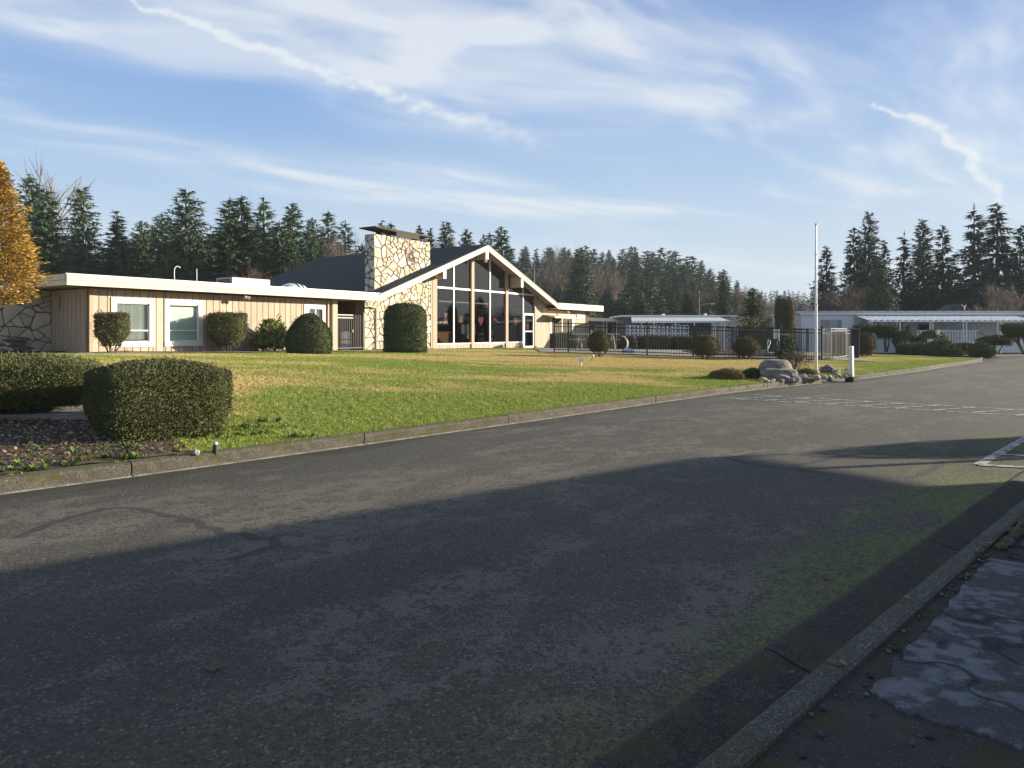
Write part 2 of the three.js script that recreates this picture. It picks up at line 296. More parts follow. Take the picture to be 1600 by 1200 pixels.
// lawn colours: green with straw-coloured streaks
function lawnTone(X, d) {
  const [s, n] = sn(X, d), a = fbm(X * .13 + d * .02, d * .34, 401, 4), b = fbm(X * .7, d * 1.3, 411, 4), away = n - kerbN(s);
  const dry = sm(.40, .60, a * .62 + b * .38 + .05 * sm(2.5, 6, away) * sm(16, 11, away) - .16 * sm(3.5, .5, away) - .05 * sm(13, 17, away));
  return dry;
}
const inMulch = (X, d) => { const [s, n0] = sn(X, d), n = n0 - kerbN(s), e = (fbm(X * 1.4, d * 1.4, 421, 3) - .5) * .9; return n > .1 && n < 4.6 + e && s < 3.45 + e * .5 - Math.max(0, n - 1.2) * .22 && n < 4.7; };
const onPath = (X, d) => { const [u, w] = fuw(X, d); return w > 1.0 && w < 2.25 && u > -8 && u < 6.2; };
function fuw(X, d) { return [X * .5456 + d * .838 - 12.92, X * .838 - d * .5456 + 25.98]; }
{
  const pos = [], col = [], idx = [], S0 = -9, S1 = 47.5, nS = 190, N1 = 60, nN = 150, ok = [];
  for (let i = 0; i <= nS; i++) for (let j = 0; j <= nN; j++) {
    const s = lerp(S0, S1, i / nS), n = Math.pow(j / nN, 1.6) * N1, [X, d] = xd(s, kerbN(s) + .17 + n), y = landAt(X, d), dry = lawnTone(X, d);
    pos.push(X, y, -d); ok.push(!(d > 46.6 && X > 9) && !(X > 26.8)); const bare = vnoise(X * 9, d * 9, 431) * .4 + .8;
    col.push(lerp(.10, .30, dry) * bare, lerp(.13, .225, dry) * bare, lerp(.02, .085, dry) * bare);
  }
  for (let i = 0; i < nS; i++) for (let j = 0; j < nN; j++) { const a = i * (nN + 1) + j, b = a + nN + 1; if (ok[a] && ok[b] && ok[a + 1] && ok[b + 1]) idx.push(a, b, a + 1, a + 1, b, b + 1); }
  structure('lawn', geoFrom(pos, idx, col), new THREE.MeshStandardMaterial({ vertexColors: true, roughness: 1 }));
}
{ // grass blades
  const L = new Leaves(), R = rng(21);
  for (let k = 0; k < 9; k++) { const t = R() * 6.28, r = R() * .055, l = .022 + R() * .026, d = norm([Math.cos(t) * .5 + (R() - .5) * .5, 1, Math.sin(t) * .5 + (R() - .5) * .5]); L.spike([Math.cos(t + 1) * r, -.004, Math.sin(t + 1) * r], d, norm([Math.sin(t), 0, -Math.cos(t)]), l, .0042, [1, 1, 1].map((v) => v * (.8 + .4 * R()))); }
  const spots = []; let tries = 0;
  while (spots.length < 230000 && tries++ < 900000) {
    const s = -3 + R() * 49, n = .14 + Math.pow(R(), 1.25) * 24, [X, d] = xd(s, kerbN(s) + n); if (d < 5 || X / d < -.76 || X / d > .76 || d > 46.5) continue;
    if (fuw(X, d)[1] < .8 && X < 3) continue; if (inMulch(X, d) && R() > .05) continue; if (onPath(X, d)) continue;
    if (d > 33.2 + Math.max(0, 8 - X) * .22 && X > 1.6 && X < 15) continue;
    spots.push([X, d]);
  }
  const grassMat = new THREE.MeshPhysicalMaterial({ vertexColors: true, roughness: .8, side: THREE.DoubleSide, transmission: .3, thickness: 0 });
  const g = new THREE.InstancedMesh(L.geo(), grassMat, spots.length), M = new THREE.Matrix4(), q = new THREE.Quaternion(), up = new THREE.Vector3(0, 1, 0), c = new THREE.Color();
  spots.forEach(([X, d], i) => {
    const k = .75 + R() * .6 * (.6 + .8 * vnoise(X * 1.5, d * 1.5, 441)), dry = lawnTone(X, d), t = Math.min(1, Math.max(0, dry + (R() - .5) * .5)), v = .75 + .5 * R();
    M.compose(new THREE.Vector3(X, landAt(X, d), -d), q.setFromAxisAngle(up, R() * 6.28), new THREE.Vector3(k, k, k)); g.setMatrixAt(i, M);
    g.setColorAt(i, c.setRGB(lerp(.295, .66, t) * v, lerp(.37, .51, t) * v, lerp(.036, .19, t) * v));
  });
  g.name = 'grass'; g.userData = { kind: 'stuff', label: 'short winter grass, green with straw-coloured streaks', category: 'grass' }; g.castShadow = g.receiveShadow = true; scene.add(g);
}
{ // mulch bed at the left: fallen leaves, bark chips
  const pos = [], idx = [], col = [], nS = 60, nN = 40, ok = [];
  for (let i = 0; i <= nS; i++) for (let j = 0; j <= nN; j++) { const s = lerp(-6, 4.4, i / nS), n = lerp(.02, 5.4, j / nN), [X, d] = xd(s, kerbN(s) + .17 + n); pos.push(X, landAt(X, d) + .012 + .02 * vnoise(X * 5, d * 5, 451), -d); const k = .6 + .8 * vnoise(X * 14, d * 14, 452); col.push(.082 * k, .058 * k, .038 * k); ok.push(inMulch(X, d)); }
  for (let i = 0; i < nS; i++) for (let j = 0; j < nN; j++) { const a = i * (nN + 1) + j, b = a + nN + 1; if (ok[a] && ok[b] && ok[a + 1] && ok[b + 1]) idx.push(a, b, a + 1, a + 1, b, b + 1); }
  structure('mulch_bed', geoFrom(pos, idx, col), new THREE.MeshStandardMaterial({ vertexColors: true, roughness: 1 }));
  const R = rng(23), L = new Leaves(); L.leaf([-.02, 0, 0], norm([1, .15, 0]), norm([0, .2, 1]), .045, .013, [1, 1, 1]);
  const spots = []; while (spots.length < 16000) { const s = -5.5 + R() * 9.6, n = .1 + R() * 5, [X, d] = xd(s, kerbN(s) + .17 + n); if (inMulch(X, d) || (R() < .03 && n < .5 && s < 5)) spots.push([X, d]); }
  const g = new THREE.InstancedMesh(L.geo(), leafMat, spots.length), M = new THREE.Matrix4(), q = new THREE.Quaternion(), c = new THREE.Color(), pal = [[.15, .098, .06], [.21, .14, .085], [.11, .075, .05], [.27, .20, .13], [.15, .11, .075], [.18, .105, .06]];
  spots.forEach(([X, d], i) => { const k = .6 + R() * .9; q.setFromEuler(new THREE.Euler((R() - .5) * 1.2, R() * 6.28, (R() - .5) * 1.2)); M.compose(new THREE.Vector3(X, landAt(X, d) + .03 + .02 * vnoise(X * 5, d * 5, 451), -d), q, new THREE.Vector3(k, k, k)); g.setMatrixAt(i, M); const p = pick(R, pal, .3).map((x) => x * 1.35); g.setColorAt(i, c.setRGB(...p)); });
  g.name = 'leaf_litter'; g.userData = { kind: 'stuff', label: 'brown fallen leaves and bark chips under the clipped hedges', category: 'leaf litter' }; g.castShadow = g.receiveShadow = true; scene.add(g);
  // low weeds along the kerb
  const W = new Leaves(); for (let k = 0; k < 12; k++) { const t = R() * 6.28; W.leaf([0, 0, 0], norm([Math.cos(t), .5 + R() * .8, Math.sin(t)]), norm([-Math.sin(t), 0, Math.cos(t)]), .05 + R() * .04, .012, [1, 1, 1].map((v) => v * (.7 + .6 * R()))); }
  const ws = []; while (ws.length < 260) { const s = -4 + R() * 9.5, n = Math.pow(R(), 2) * 1.5, [X, d] = xd(s, kerbN(s) + .19 + n); if (fbm(X * 1.6, d * 1.6, 461, 3) > .52) ws.push([X, d]); }
  const w = new THREE.InstancedMesh(W.geo(), leafMat, ws.length);
  ws.forEach(([X, d], i) => { const k = .5 + R() * .8; q.setFromEuler(new THREE.Euler(0, R() * 6.28, 0)); M.compose(new THREE.Vector3(X, landAt(X, d) + .015, -d), q, new THREE.Vector3(k, k, k)); w.setMatrixAt(i, M); const v = .7 + R() * .5; w.setColorAt(i, c.setRGB(.11 * v, .16 * v, .028 * v)); });
  w.name = 'weeds'; w.userData = { kind: 'stuff', label: 'low green clover and weeds along the kerb by the hedges', category: 'weeds' }; w.castShadow = w.receiveShadow = true; scene.add(w);
}
// ---------------------------------------------------------------- clubhouse
const TURN = Math.atan2(.838, .5456);
const club = thing('clubhouse', 'beige clubhouse with stone chimney, steep glazed gable and flat-roofed wings behind the lawn', 'clubhouse', [-14.722, 0, -25.005], TURN);
const fac = (px, py, w = 0) => { const x = (px - 800) / F, d = (25.98 - w) / (.5456 - .838 * x), X = x * d; return [X * .5456 + d * .838 - 12.922, EYE - (py - HZ) * d / F]; };
const clubAt = (u, y, w) => [-14.722 + u * .5456 + w * .838, y, -25.005 - u * .838 + w * .5456];
const woodTex = texture(256, 512, (u, v) => { const g = fbm(u * 26, v * 2.2, 501, 4), h = fbm(u * 3, v * 5, 511, 3), k = .8 + .22 * g + .16 * h; return [k, k * .985, k * .96]; });
const tan = [[.455, .37, .28], [.425, .345, .26], [.475, .39, .30], [.41, .335, .255]].map((c) => new THREE.MeshStandardMaterial({ color: lin(...c), map: woodTex, roughness: .8 }));
const tanTrim = new THREE.MeshStandardMaterial({ color: lin(.40, .295, .20), map: woodTex, roughness: .75 });
const creamTex = texture(512, 256, (u, v) => { const s = fbm(u * 30, v * 4, 521, 4), d = sm(.62, .75, fbm(u * 9, v * 14, 531, 4)); const k = .9 + .12 * s - .12 * d; return [k, k * .99, k * (.97 - .05 * d)]; });
const cream = new THREE.MeshStandardMaterial({ color: lin(.68, .60, .42), map: creamTex, roughness: .6 });
const white = new THREE.MeshStandardMaterial({ color: lin(.80, .78, .72), map: creamTex, roughness: .5 });
const whiteTrim = new THREE.MeshStandardMaterial({ color: lin(.78, .77, .74), roughness: .45 });
const sheath = mat(.10, .075, .05, .95), mortar = mat(.16, .14, .11, 1), darkMetal = mat(.016, .017, .02, .5), soffitMat = new THREE.MeshStandardMaterial({ color: lin(.42, .34, .25), map: woodTex, roughness: .85 });
const pane = new THREE.MeshPhysicalMaterial({ color: lin(.60, .565, .53), transmission: 1, thickness: 0, roughness: .02, ior: 1.5 });
const clearPane = new THREE.MeshPhysicalMaterial({ color: lin(.90, .93, .92), transmission: 1, thickness: 0, roughness: .02, ior: 1.5 });
const shingle = new THREE.MeshStandardMaterial({ roughness: .92, bumpMap: grit, bumpScale: .006, map: texture(1024, 1024, (u, v) => { const row = Math.floor(v * 34), off = hash2(row, 0, 541), tab = Math.floor(u * 22 + off), h = hash2(tab, row, 542), g = hash2(Math.floor(u * 400), Math.floor(v * 400), 543), f = v * 34 - row, moss = sm(.55, .7, fbm(u * 4, v * 4, 545, 4)); let k = .026 + .014 * h + .012 * g; if (f < .12) k *= .5; return [k * (1 + .05 * moss), k * (1 + .3 * moss), k]; }) });
const roofTar = mat(.09, .088, .085, .95);
const FT = 3.55, FB = 3.18, OV = .9;                       // flat roofs: top and bottom of the fascia, overhang
{
  // --- vertical boards; holes are [u0, u1, y0, y1]
  const R = rng(31);
  function siding(u0, u1, bottom, top, w, holes = [], step = .3, z = 0, turnParent = club) {
    const cuts = new Set([u0, u1]); for (let u = u0 + step; u < u1 - .06; u += step) cuts.add(+u.toFixed(3));
    for (const h of holes) { cuts.add(h[0]); cuts.add(h[1]); }
    const list = [...cuts].filter((u) => u >= u0 && u <= u1).sort((a, b) => a - b);
    for (let i = 0; i < list.length - 1; i++) {
      const a = list[i], b = list[i + 1], m = (a + b) / 2, y0 = typeof bottom === 'function' ? bottom(m) : bottom; if (b - a < .03) continue;
      let spans = [[y0, null]]; const yt = (u) => typeof top === 'function' ? top(u) : top, g = .011, tt = [yt(a), yt(b)];
      let parts = [[y0, y0, tt[0], tt[1]]];
      for (const h of holes) if (m > h[0] && m < h[1]) { const next = []; for (const p of parts) { if (h[2] > p[0]) next.push([p[0], p[1], Math.min(h[2], p[2]), Math.min(h[2], p[3])]); if (h[3] < Math.max(p[2], p[3])) next.push([h[3], h[3], p[2], p[3]]); } parts = next; }
      for (const [ya, yb, yc, yd] of parts) if (yc - ya > .03) {
        const geo = slab([[a + g, ya], [b - g, yb], [b - g, yd], [a + g, yc]], w, w + .022, .004); if (z) { geo.translate(0, 0, 0); }
        mesh('board', geo, tan[Math.floor(R() * 4)], turnParent);
      }
    }
  }
  const [w1a, w1t] = fac(172.5, 464), [w1b, w1y] = fac(240.5, 541.6), [w2a] = fac(256, 466), [w2b] = fac(316, 540), [w3a, w3t] = fac(474, 475.5), [w3b] = fac(507, 500);
  const WINGEND = 11.39;
  const wallPiece = (a, b, y0, y1) => mesh('wall', span(a, b, y0, y1, -.12, -.002), sheath, club);
  wallPiece(.02, w1a + .1, .3, 3.16); wallPiece(w1b - .1, w2a + .1, .3, 3.16); wallPiece(w2b - .1, w3a + .1, .3, 3.16); wallPiece(w3b - .1, WINGEND, .3, 3.16);
  for (const [x0, x1, y0] of [[w1a + .1, w1b - .1, w1y + .1], [w2a + .1, w2b - .1, w1y + .1], [w3a + .1, w3b - .1, 1.7]]) { wallPiece(x0, x1, .3, y0); wallPiece(x0, x1, w1t - .1, 3.16); }
  siding(0, WINGEND, .42, 3.15, 0, [[w1a + .05, w1b - .05, w1y + .05, w1t - .05], [w2a + .05, w2b - .05, w1y + .05, w1t - .05], [w3a + .05, w3b - .05, 1.6, w3t - .05]]);
  mesh('skirting', span(0, WINGEND, .3, .52, .001, .03), mat(.3, .27, .23, .95), club);
  // end wall facing left, boards turned round the corner
  const end = new THREE.Group(); end.name = 'end_wall'; end.rotation.y = -Math.PI / 2; club.add(end);
  siding(-2.66, -.0, .42, 3.15, .01, [], .3, 0, end);
  mesh('sheathing', span(-2.66, -.02, .3, 3.16, -.1, .008), sheath, end);
  mesh('corner_board', span(-.03, .09, .42, 3.15, .024, .05), tanTrim, club);
  mesh('vent_hood', rbox(-2.22, -1.95, 2.45, 2.95, .035, .16, .02), tanTrim, end);
  mesh('downspout', merge([span(-.13, -.06, .75, 3.1, .055, .12), span(-.13, -.06, .68, .76, .055, .3)]), tan[1], end);
  // windows
  const blind = mat(.62, .66, .60, .6), shade = mat(.70, .76, .68, .7);
  function bigWindow(ua, ub, ya, yb, closed) {
    const w = new THREE.Group(); w.name = 'window'; club.add(w); const t = .19, wd = .20;
    mesh('frame', merge([rbox(ua, ub, yb - t, yb, .0, .065, .008), rbox(ua, ub, ya, ya + t, .0, .07, .008), rbox(ua, ua + wd, ya + t, yb - t, .0, .062, .008), rbox(ub - wd, ub, ya + t, yb - t, .0, .062, .008)]), white, w);
    const i0 = ua + wd, i1 = ub - wd, j0 = ya + t, j1 = yb - t, mid = j0 + (j1 - j0) * .29;
    mesh('mullion', rbox(i0, i1, mid - .025, mid + .025, -.03, .02, .006), whiteTrim, w);
    mesh('sash', merge([span(i0, i0 + .03, j0, j1, -.05, .008), span(i1 - .03, i1, j0, j1, -.05, .008), span(i0, i1, j0, j0 + .03, -.05, .007), span(i0, i1, j1 - .03, j1, -.05, .007)]), whiteTrim, w);
    mesh('pane', span(i0 + .01, i1 - .01, mid, j1, -.028, -.022), clearPane, w); mesh('pane', span(i0 + .01, i1 - .01, j0, mid, -.018, -.012), clearPane, w);
    const slats = []; const tilt = closed ? 1.25 : .35, n = closed ? 44 : 34;
    for (let k = 0; k < n; k++) { const y = j0 + (closed ? 0 : .08) + (j1 - j0 - .1) * (k + .5) / n, g = box(i1 - i0 - .06, .004, .05); g.rotateX(tilt); g.translate((i0 + i1) / 2, y, -.085); slats.push(g); }
    for (const f of [.25, .5, .75]) slats.push(span(lerp(i0, i1, f) - .004, lerp(i0, i1, f) + .004, j0, j1, -.062, -.058));
    mesh('blind', merge(slats), closed ? shade : blind, w);
  }
  bigWindow(w1a, w1b, w1y, w1t, false); bigWindow(w2a, w2b, w1y, w1t, true);
  mesh('room_back', span(.2, WINGEND - .2, .4, 3.1, -3.2, -3.1), mat(.25, .23, .2, .9), club);
  mesh('room_floor', span(.2, WINGEND - .2, .6, .65, -3.1, -.13), mat(.16, .13, .1, .9), club);
  { const w = new THREE.Group(); w.name = 'window'; club.add(w); const y0 = 1.62, y1 = w3t, a = w3a, b = w3b;
    mesh('frame', merge([rbox(a, b, y1 - .2, y1, 0, .06, .008), rbox(a, b, y0, y0 + .14, 0, .06, .008), rbox(a, a + .3, y0 + .14, y1 - .2, 0, .058, .008), rbox(b - .16, b, y0 + .14, y1 - .2, 0, .058, .008), rbox((a + b) / 2 + .04, (a + b) / 2 + .1, y0 + .14, y1 - .2, 0, .03, .006)]), white, w);
    mesh('pane', span(a + .28, b - .14, y0 + .1, y1 - .18, -.012, -.006), clearPane, w);
    mesh('blind', merge(Array.from({ length: 9 }, (_, k) => { const g = box(.02, y1 - y0 - .3, .05); g.rotateY(.4); g.translate(lerp(a + .3, b - .2, k / 8), (y0 + y1) / 2, -.1); return g; })), blind, w); }
  // flat roof of the left wing: fascia in two boards, soffit, tar top
  const fl = -1.17, fr = 13.5;
  mesh('fascia', rbox(fl, fr + .25, FB, FB + .17, OV - .05, OV, .008), cream, club);
  mesh('fascia', rbox(fl - .012, fr + .05, FB + .175, FT, OV - .05, OV + .03, .008), cream, club);
  mesh('fascia', rbox(fl - .012, fl + .04, FB, FB + .17, -9, OV - .052, .008), cream, club);
  mesh('fascia', rbox(fl - .04, fl + .04, FB + .175, FT, -9, OV - .052, .008), cream, club);
  mesh('soffit', span(fl + .042, fr, FB + .03, FB + .06, -9, OV - .053), soffitMat, club);
  mesh('roof', span(fl + .045, fr - .02, FT - .10, FT - .03, -9, OV - .055), roofTar, club);
  mesh('gravel_stop', span(fl - .045, fr + .02, FT + .001, FT + .018, OV - .02, OV + .036), mat(.6, .58, .52, .5, { metalness: .3 }), club);
  mesh('back_wall', span(-8, 13.3, .3, 3.16, -9, -8.9), sheath, club);
  // passage with stone return, behind the gate
  mesh('passage_wall', span(WINGEND - .12, WINGEND - .005, .3, 3.16, -5, -.125), tan[1], club);
  mesh('passage_back', span(WINGEND, 13.3, .3, 3.16, -5.2, -5.05), mat(.20, .15, .11, .9), club);
  mesh('passage_floor', span(WINGEND, 14.1, .66, .70, -5, 1.6), mat(.33, .30, .26, .95), club);
  mesh('end_post', rbox(WINGEND - .32, WINGEND + .0, .5, 3.15, .03, .16, .01), tan[0], club);
  mesh('downspout', merge([span(WINGEND - .55, WINGEND - .48, .8, 3.1, .03, .1)]), tan[0], club);
  mesh('vent_pipe', merge([bar([13.0, 3.02, .5], [13.2, 2.94, .38], .05), bar([13.2, 2.94, .38], [14.05, 2.86, .12], .045), bar([14.08, 2.86, .1], [14.08, .75, .1], .045)]), tan[2], club);
  // --- gable hall
  const rise = (6.95 - 3.55) / 9.4, UR = 22.88, UL = 13.48, URR = 31.69;
  const top = (u) => u < UR ? 3.55 + (u - UL) * rise : 6.95 - (u - UR) * (6.95 - 3.62) / (URR - UR);
  const under = (u) => top(u) - .36;
  // roof slopes with thickness
  const RB = -14, EB = -12;
  const slope = (tris) => { const g = flatPoly(tris); const p = g.attributes.position, uv = []; for (let i = 0; i < p.count; i++) uv.push(p.getZ(i) / 4, (p.getX(i) * 1.06) / 4); g.setAttribute('uv', new THREE.Float32BufferAttribute(uv, 2)); return g; };
  const A = [UL - .1, 3.55 - .03, OV + .03], B = [UL - .1, 3.52, EB], C = [UR, 6.98, RB], D = [UR, 6.98, OV + .03], E = [URR + .1, 3.60, OV + .03], G = [URR + .1, 3.60, EB];
  const dn = (p) => [p[0], p[1] - .08, p[2]];
  mesh('roof', slope([...quad(A, D, C, B), ...quad(dn(A), dn(B), dn(C), dn(D)), ...quad(A, dn(A), dn(D), D)]), shingle, club);
  mesh('roof', slope([...quad(D, E, G, C), ...quad(dn(D), dn(C), dn(G), dn(E)), ...quad(D, dn(D), dn(E), E)]), shingle, club);
  mesh('roof', slope([[B, C, G], [dn(B), dn(G), dn(C)]]), shingle, club);
  // rake boards
  const rk = (ua, ub) => slab([[ua, top(ua) - .36], [ub, top(ub) - .36], [ub, top(ub) - .075], [ua, top(ua) - .075]], OV - .03, OV + .02);
  mesh('rake_board', rk(UL + .02, UR - .001), cream, club); mesh('rake_board', rk(UR + .001, URR), cream, club);
  const cp = (ua, ub) => slab([[ua, top(ua) - .07], [ub, top(ub) - .07], [ub, top(ub) - .05], [ua, top(ua) - .05]], OV - .1, OV + .06);
  mesh('drip_edge', cp(UL, UR - .002), white, club); mesh('drip_edge', cp(UR + .002, URR), white, club);
  const sf = (ua, ub) => slab([[ua, top(ua) - .15], [ub, top(ub) - .15], [ub, top(ub) - .10], [ua, top(ua) - .10]], -11.5, OV - .032);
  mesh('soffit', sf(UL + .1, UR - .002), soffitMat, club); mesh('soffit', sf(UR + .002, URR - .1), soffitMat, club);
  // beams that carry the roof out over the glass
  const beam = (ua, ub, y0, y1) => { mesh('beam', span(ua, ub, y0, y1, -1.2, OV - .06), soffitMat, club); mesh('beam_end', rbox(ua - .01, ub + .01, y0 - .01, y1, OV - .058, OV - .028, .006), white, club); };
  beam(18.62, 18.86, 4.62, 5.1); beam(22.74, 23.02, 6.06, 6.66); beam(26.75, 27.0, 4.55, 5.28);
  // glazing
  const T0 = 4.13, T1 = 4.24, GB = .97;
  const posts = [[18.62, 19.02, 'p'], [20.60, 20.70, 'm'], [22.33, 22.62, 'p'], [24.33, 24.44, 'm'], [26.12, 26.40, 'p'], [28.27, 28.38, 'm'], [29.74, 29.96, 'p']];
  for (const [a, b, k] of posts) { const y1 = (u) => Math.min(under(u), under(u)) + .2; const wz = k === 'p' ? .10 : .05;
    mesh(k === 'p' ? 'post' : 'mullion', slab([[a, .45], [b, .45], [b, y1(b)], [a, y1(a)]], -wz, wz, .006), k === 'p' ? tanTrim : whiteTrim, club); }
  for (let i = 0; i < posts.length - 1; i++) {
    const a = posts[i][1] + .002, b = posts[i + 1][0] - .002; const last = i === 5;
    mesh('transom', rbox(a, b, T0, T1, -.04, .045, .006), whiteTrim, club);
    const w = .05 * 0; const tl = (u) => under(u) + .2;
    const pts = [[a, T1], [b, T1], [b, tl(b)], [a, tl(a)]]; if (a < UR && b > UR) pts.splice(3, 0, [UR, tl(UR)]);
    mesh('pane', slab(pts, -.008, 0), pane, club);
    if (!last) { mesh('pane', span(a, b, GB, T0, -.008, 0), pane, club); mesh('sill', rbox(a, b, GB - .07, GB, -.06, .07, .006), whiteTrim, club); siding(a, b, .45, GB - .072, 0, [], .31); mesh('sill_wall', span(a, b, .4, GB - .08, -.1, -.005), sheath, club); }
    else { // glazed door with transom light
      mesh('pane', span(a, b, 2.9, T0, -.008, 0), pane, club);
      const d = new THREE.Group(); d.name = 'door'; club.add(d);
      mesh('frame', merge([rbox(a, a + .13, .5, 2.76, -.03, .05, .006), rbox(b - .13, b, .5, 2.76, -.03, .05, .006), rbox(a, b, 2.762, 2.9, -.03, .05, .006), rbox(a + .132, b - .132, .5, .66, -.03, .045, .006), rbox(a + .132, b - .132, 1.62, 1.70, -.03, .045, .006)]), whiteTrim, d);
      mesh('pane', span(a + .13, b - .13, .66, 1.62, -.008, 0), pane, d); mesh('pane', span(a + .13, b - .13, 1.7, 2.76, -.008, 0), pane, d);
      mesh('handle', rbox(b - .22, b - .16, 1.45, 1.75, .05, .09, .01), mat(.5, .5, .5, .3, { metalness: 1 }), d);
      mesh('threshold', rbox(a - .1, b + .1, .44, .5, -.1, .3, .01), mat(.4, .38, .35, .9), club);
    }
  }
  // interior of the hall
  const panel = new THREE.MeshStandardMaterial({ color: lin(.14, .075, .045), map: woodTex, roughness: .7 }), carpet = mat(.10, .06, .045, 1);
  mesh('hall_floor', span(14.2, 31.5, .5, .55, -11, -.12), carpet, club);
  for (let k = 0; k < 34; k++) mesh('wall_panel', span(14.3 + k * .5, 14.79 + k * .5, .55, Math.min(top(14.3 + k * .5), top(14.79 + k * .5)) - .2, -11.1, -11), panel, club);
  mesh('hall_side', span(14.1, 14.25, .55, 3.4, -11, -.7), panel, club); mesh('hall_side', span(31.3, 31.45, .55, 3.4, -11, -.12), panel, club);
  mesh('stone_post', span(18.5, 18.62, .45, 4.95, -.1, .08), tan[0], club);
  // --- boards right of the door, under the slope, and right wing
  const UW = 37.61, sl = fac(859, 497), srr = fac(896, 540);
  mesh('wall', slab([[29.97, .35], [UW, .35], [UW, 3.2], [31.4, 3.2], [29.97, under(29.97) + .15]], -.12, -.002), sheath, club);
  siding(29.97, UW, .42, (u) => u < 31.4 ? Math.max(3.2, under(u) + .15) : 3.2, 0, [[sl[0] + .05, srr[0] - .05, .56, 2.72]], .34);
  mesh('corner_board', span(UW - .02, UW + .1, .42, 3.2, .024, .05), tanTrim, club);
  { const d = new THREE.Group(); d.name = 'sliding_door'; club.add(d); const a = sl[0], b = srr[0];
    mesh('frame', merge([rbox(a, b, 2.66, 2.88, 0, .06, .008), rbox(a, a + .2, .55, 2.66, 0, .058, .008), rbox(b - .3, b, .55, 2.66, 0, .058, .008), rbox((a + b) / 2 - .06, (a + b) / 2 + .06, .6, 2.66, -.04, .03, .006), rbox(a + .2, b - .3, .55, .62, -.05, .04, .006)]), white, d);
    mesh('pane', span(a + .2, (a + b) / 2, .62, 2.66, -.03, -.024), pane, d); mesh('pane', span((a + b) / 2, b - .3, .62, 2.66, -.05, -.044), pane, d);
    mesh('curtain', merge(Array.from({ length: 22 }, (_, k) => { const g = box(.13, 2.0, .01); g.rotateY(k % 2 ? .5 : -.5); g.translate(lerp(a + .24, b - .34, k / 21), 1.65, -.14); return g; })), mat(.42, .40, .34, .9), d); }
  // hood over the side door, casting its shadow to the left
  mesh('door_hood', flatPoly([...quad([31.0, 2.86, .03], [31.0, 2.72, 1.0], [34.2, 2.72, 1.0], [34.2, 2.86, .03]), ...quad([31.0, 2.80, .03], [34.2, 2.80, .03], [34.2, 2.60, 1.0], [31.0, 2.60, 1.0]), ...quad([31.0, 2.72, 1.0], [31.0, 2.60, 1.0], [34.2, 2.60, 1.0], [34.2, 2.72, 1.0]), ...quad([31.0, 2.86, .03], [31.0, 2.80, .03], [31.0, 2.60, 1.0], [31.0, 2.72, 1.0]), ...quad([34.2, 2.86, .03], [34.2, 2.72, 1.0], [34.2, 2.60, 1.0], [34.2, 2.80, .03])]), cream, club);
  mesh('fascia', rbox(31.6, 38.96, FB + .06, FT + .14, OV - .05, OV, .008), cream, club);
  mesh('fascia', rbox(38.92, 38.99, FB + .06, FT + .14, -8, OV - .052, .008), cream, club);
  mesh('soffit', span(31.3, 38.9, FB + .10, FB + .13, -8, OV - .055), soffitMat, club);
  mesh('roof', span(31.6, 38.9, FT + .02, FT + .08, -8, OV - .055), roofTar, club);
  mesh('side_wall', span(UW - .12, UW, .35, 3.2, -8, -.13), tan[1], club); mesh('back_wall', span(31.4, UW, .35, 3.2, -8.1, -8), sheath, club);
  mesh('downspout', merge([bar([UW + .35, 3.12, .3], [UW + .3, 2.98, .3], .05), bar([UW + .3, 2.98, .3], [UW + .12, 2.9, .08], .05), bar([UW + .12, 2.92, .08], [UW + .12, .55, .08], .05)]), tan[1], club);
  mesh('wall_sign', rbox(36.05, 37.2, 2.62, 2.94, .03, .09, .015), white, club);
  mesh('wall_sign', merge([rbox(36.2, 37.05, 2.74, 2.83, .092, .1, .002)]), mat(.45, .40, .32, .7), club);
  // floodlights under the ridge and the wing eave, door lamp
  const lampMat = mat(.55, .52, .45, .5);
  const flood = (u, y, w) => mesh('floodlight', merge([rbox(u - .05, u + .05, y - .02, y + .05, w - .04, w + .04, .01), bar([u, y - .02, w], [u - .12, y - .10, w + .1], .045, .07, 8), bar([u, y - .02, w], [u + .12, y - .10, w + .1], .045, .07, 8)]), lampMat, club);
  flood(5.95, 3.12, .55); flood(18.45, 4.85, .5); flood(22.88, 6.0, .7); flood(30.4, 3.55, .1); flood(33.6, 3.1, .6);
  // --- stone: irregular blocks set in dark joints
  const stoneMats = [[.68, .64, .50], [.72, .68, .56], [.63, .57, .44], [.66, .60, .46], [.74, .71, .62], [.57, .49, .38]].map((c, i) => new THREE.MeshStandardMaterial({ color: lin(...c), roughness: .9, bumpMap: grit, bumpScale: .01, map: stoneTex(560 + i * 7) }));
  const greyStone = [[.60, .56, .46], [.66, .62, .53], [.72, .68, .58], [.55, .51, .41], [.68, .62, .50]].map((c, i) => new THREE.MeshStandardMaterial({ color: lin(...c), roughness: .9, bumpMap: grit, bumpScale: .01, map: stoneTex(600 + i * 7) }));
  const sooty = new THREE.MeshStandardMaterial({ color: lin(.60, .52, .45), roughness: .95, map: texture(128, 128, (u, v) => { const k = sm(.3, .7, fbm(u * 9, v * 2.5, 650, 4)); return [lerp(.22, 1, k), lerp(.18, .95, k), lerp(.18, .9, k)]; }) });
  function stoneTex(seed) { return texture(128, 128, (u, v) => { const k = .74 + .34 * fbm(u * 5, v * 9, seed, 5), o = sm(.52, .72, fbm(u * 3 + 5, v * 3, seed + 1, 4)); return [k, k * (1 - .06 * o), k * (1 - .22 * o)]; }); }
